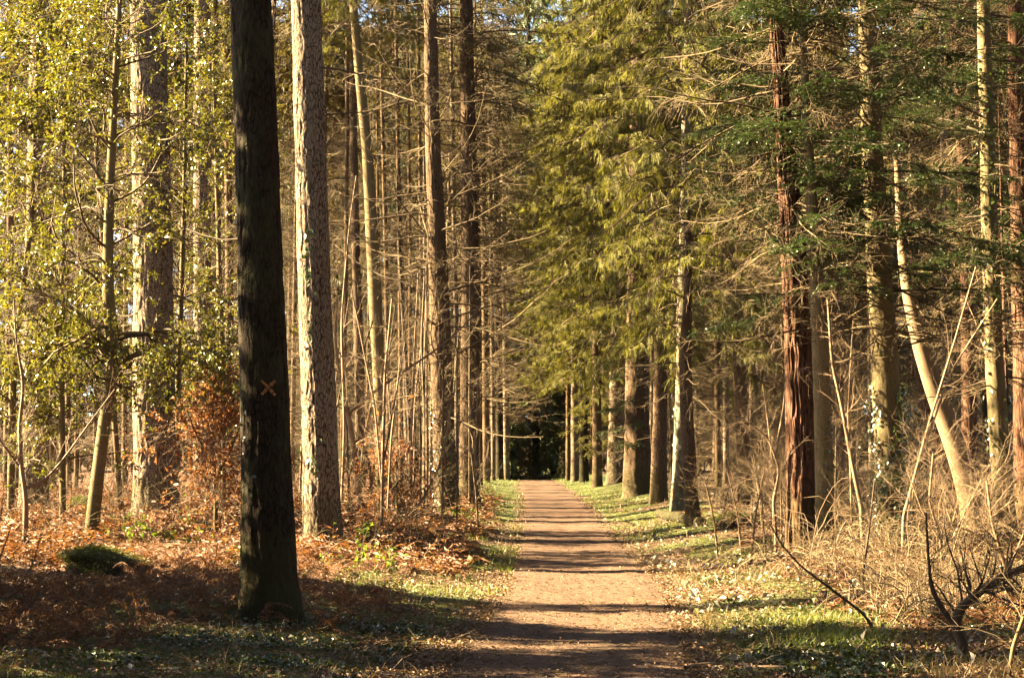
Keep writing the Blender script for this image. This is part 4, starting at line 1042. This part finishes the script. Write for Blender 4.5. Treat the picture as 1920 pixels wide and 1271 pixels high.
# lush strip of grass left of the path, sparse tufts elsewhere
x, y, e = scatter(160000, 20, 90, G, -1, -.1, 2.2); k = G.random(len(x)) < sstep(.4, .55, fbm(x * .8, y * .25, 77, 3)) * (.35 + .65 * (np.abs(y - 28) < 6)); x1, y1 = x[k], y[k]
x, y, e = scatter(50000, 30, 95, G, 1, .0, 1.6); k = G.random(len(x)) < sstep(.42, .55, fbm(x * .8, y * .25, 78, 3)); x2, y2 = x[k], y[k]
x3 = G.normal(2.9, .35, 1500); y3 = G.normal(14.6, .45, 1500); x4 = G.normal(3.1, .25, 700); y4 = G.normal(16.2, .4, 700)
x = np.concatenate([x1, x2, x3, x4]); y = np.concatenate([y1, y2, y3, y4])
grass('grass', 'fresh green grass along the edges of the path', 'grass', x, y, G.uniform(.05, .14, len(x)), np.full(len(x), .0035) * (1 + y / 40), .4)
x, y, e = scatter(60000, 11, 50, G, 0, .1, 8); k = G.random(len(x)) < sstep(.45, .6, fbm(x * .9, y * .5, 79, 3)) * .9 * (1 - .8 * (x < 0)); x, y = x[k], y[k]
grass('dry_grass', 'straw-coloured dry grass on the verges', 'straw', x, y, G.uniform(.05, .22, len(x)), np.full(len(x), .0022) * (1 + y / 40), .9)

# bracken
def bracken(x, y, L, G, pin=12, comb=6, mat='bracken', crinkle=.25):
    n = len(x); a = G.uniform(0, 2 * pi, n); el = G.uniform(.3, 1.3, n); m = 9
    d = np.stack([np.cos(a) * np.cos(el), np.sin(a) * np.cos(el), np.sin(el)], 1)
    P, R = run(np.stack([x, y, gz(x, y)], 1), d, L, m, np.linspace(.05, .42, m), .09, G, np.full(n, .0035), .4)
    P[:, :, 2] = np.maximum(P[:, :, 2], gz(P[:, :, 0], P[:, :, 1]) + .02)
    mb = MB(); mb.add(*tubes(P, R, 3))
    par = np.repeat(np.arange(n), pin * 2); t = np.tile(np.repeat(np.linspace(.22, .97, pin), 2), n); sg = np.tile([1., -1.], n * pin)
    q, tg, r = pick(P, R, par, t); s = norm(np.cross(tg, [0, 0, 1.]) + 1e-6) * sg[:, None]
    ln = np.asarray(L)[par] * .34 * (1.02 - t) ** .7 * G.uniform(.6, 1.1, len(par))
    pd = norm(s + tg * .45 + G.normal(0, crinkle, s.shape) + [0, 0, -.3])
    P2, R2 = run(q, pd, ln, 4, [0, .2, .35, .4], .1, G, np.full(len(par), .0014), .5)
    if comb:
        par2 = np.repeat(np.arange(len(P2)), comb * 2); t2 = np.tile(np.repeat(np.linspace(.1, .95, comb), 2), len(P2)); sg2 = np.tile([1., -1.], len(P2) * comb)
        q2, tg2, _ = pick(P2, R2, par2, t2); s2 = norm(np.cross(tg2, tg[par2] + G.normal(0, .3, tg2.shape))); s2 = norm(np.cross(s2, tg2)) * sg2[:, None]
        l2 = ln[par2] * .26 * (1.1 - t2)
        mb.add(*leaves(q2, s2 + tg2 * .3 + G.normal(0, .25, s2.shape), G.normal(0, 1, s2.shape), l2, l2 * .45 + .002, .3, .4))
    else:
        mb.add(*leaves(q, pd, G.normal(0, .5, pd.shape) + [0, 0, 1], ln, ln * .28, .3, .4))
    return mb
x, y, e = scatter(3200, 13.2, 24, G, -1, .9, 9); k = (fbm(x * .7, y * .6, 91, 3) > .44) & ~((y < 15.4) & (x > -3.2)); x, y = x[k], y[k]
tag(bracken(x, y, G.uniform(.3, .7, len(x)), G, 11, 5).build('bracken', M['bracken'], None, False), 'collapsed rust-brown bracken fronds under the left-hand trees', 'bracken', kind='stuff')
x, y, e = scatter(12000, 23, 52, G, -1, .7, 16); k = (fbm(x * .5, y * .4, 92, 3) > .36); x, y = x[k], y[k]
tag(bracken(x, y, G.uniform(.35, .85, len(x)), G, 9, 0).build('bracken', M['bracken'], None, False), 'sunlit orange-brown bracken farther back under the left-hand trees', 'bracken', kind='stuff')
x, y, e = scatter(4200, 15, 40, G, 1, 1.5, 9); k = (fbm(x * .7, y * .5, 93, 3) > .46); x, y = x[k], y[k]
tag(bracken(x, y, G.uniform(.25, .6, len(x)), G, 9, 0).build('bracken', M['bracken'], None, False), 'dry brown bracken among the brambles right of the path', 'bracken', kind='stuff')
# one patch of bright red fern
b = hit(718, 1118); n = 16; x = b[0] + G.normal(0, .09, n); y = b[1] + G.normal(0, .09, n)
tag(bracken(x, y, G.uniform(.22, .4, n), G, 14, 5, crinkle=.1).build('fern', M['red_fern'], None, False), 'small bright red fern tuft on the shaded bank left of the path', 'fern')
# low ivy carpet on the bank at the left and right
mb = MB(); x, y, e = scatter(60000, 11.5, 30, G, 0, .4, 9); k = sstep(.6, .72, fbm(x * .8 + 3, y * .7, 95, 3)) > G.random(len(x)); flat_leaves(mb, x[k], y[k], G.uniform(.025, .06, k.sum()), G, 0, .04, .5, .8)
tag(mb.build('ground_ivy', M['ivy'], None, False), 'low dark green ivy leaves trailing over the forest floor', 'ivy', kind='stuff')
# fine dead undergrowth filling the floor of the wood
def under(n, y0, y1, side, label, e0, h, seed, mat):
    G = rg(seed); x, y, e = scatter(n, y0, y1, G, side, e0, 40); n = len(x); az = G.uniform(0, 2 * pi, n); el = G.uniform(.5, 1.5, n)
    d = np.stack([np.cos(az) * np.cos(el), np.sin(az) * np.cos(el), np.sin(el)], 1)
    P, R = run(np.stack([x, y, gz(x, y)], 1), d, h * G.uniform(.4, 1.3, n), 7, .05, .15, G, G.uniform(.003, .008, n), .3)
    mb = MB(); mb.add(*tubes(P, R, 3)); P2, R2 = grow(P, R, 6, .2, 1, .2, .7, 45, G, 4, .02, .15, .6, rmin=.0025); mb.add(*tubes(P2, R2, 3))
    tag(mb.build('undergrowth', M[mat], None, False), label, 'undergrowth', kind='stuff')
under(3400, 27, 75, -1, 'fine dead brushwood between the trunks left of the path', 1.6, 1.5, 961, 'twig_dead')
under(2100, 30, 75, 1, 'fine dead brushwood between the trunks right of the path', 2.2, 1.5, 962, 'twig_dead')

# unseen trees left of the view, added and squashed to throw the foreground's shade
G = rg(1100)
for i, (x, y, s, sz) in enumerate([(-9.4, 16.9, .5, .75), (-11.5, 17.4, .55, .8), (-6.9, 12.3, .45, .2), (-6.4, 11.2, .45, .2), (-7.6, 13.1, .45, .25), (-8.0, 14.0, .4, .36), (-8.6, 15.4, .42, .33), (-9.2, 18.6, .45, .22), (-13, 21, .5, .4), (-12.5, 15.5, .55, .45), (-8.6, 17.8, .55, .2), (-9.3, 19.4, .55, .22), (-9.8, 20.9, .55, .2), (-7.3, 14.6, .45, .18), (-9.9, 22.4, .45, .15)]):
    plant(PD[i % 2], 'spruce_tree', x, y, 'unseen spruce left of the view, added to shade the foreground', 'spruces beside the view', G, 1.0).scale = (s, s, sz)

# the same wood goes on beside and behind the camera and shuts out the open sky
n = 0
for tries in range(4000):
    x = G.uniform(-26, 30); y = G.uniform(-26, 40)
    if (abs(x - .8) < 4.2 and y > -5) or abs(x) < .335 * y + 4.5: continue
    if x < 0 and (y > -3): continue
    if not free(x, y, 4.2): continue
    plant((PR[n % 2] if y > 0 else PF[0]), 'spruce_tree', x, y, 'spruce of the same wood outside the picture', 'spruces beside the view', G, 1.0); n += 1
    if n > 75: break
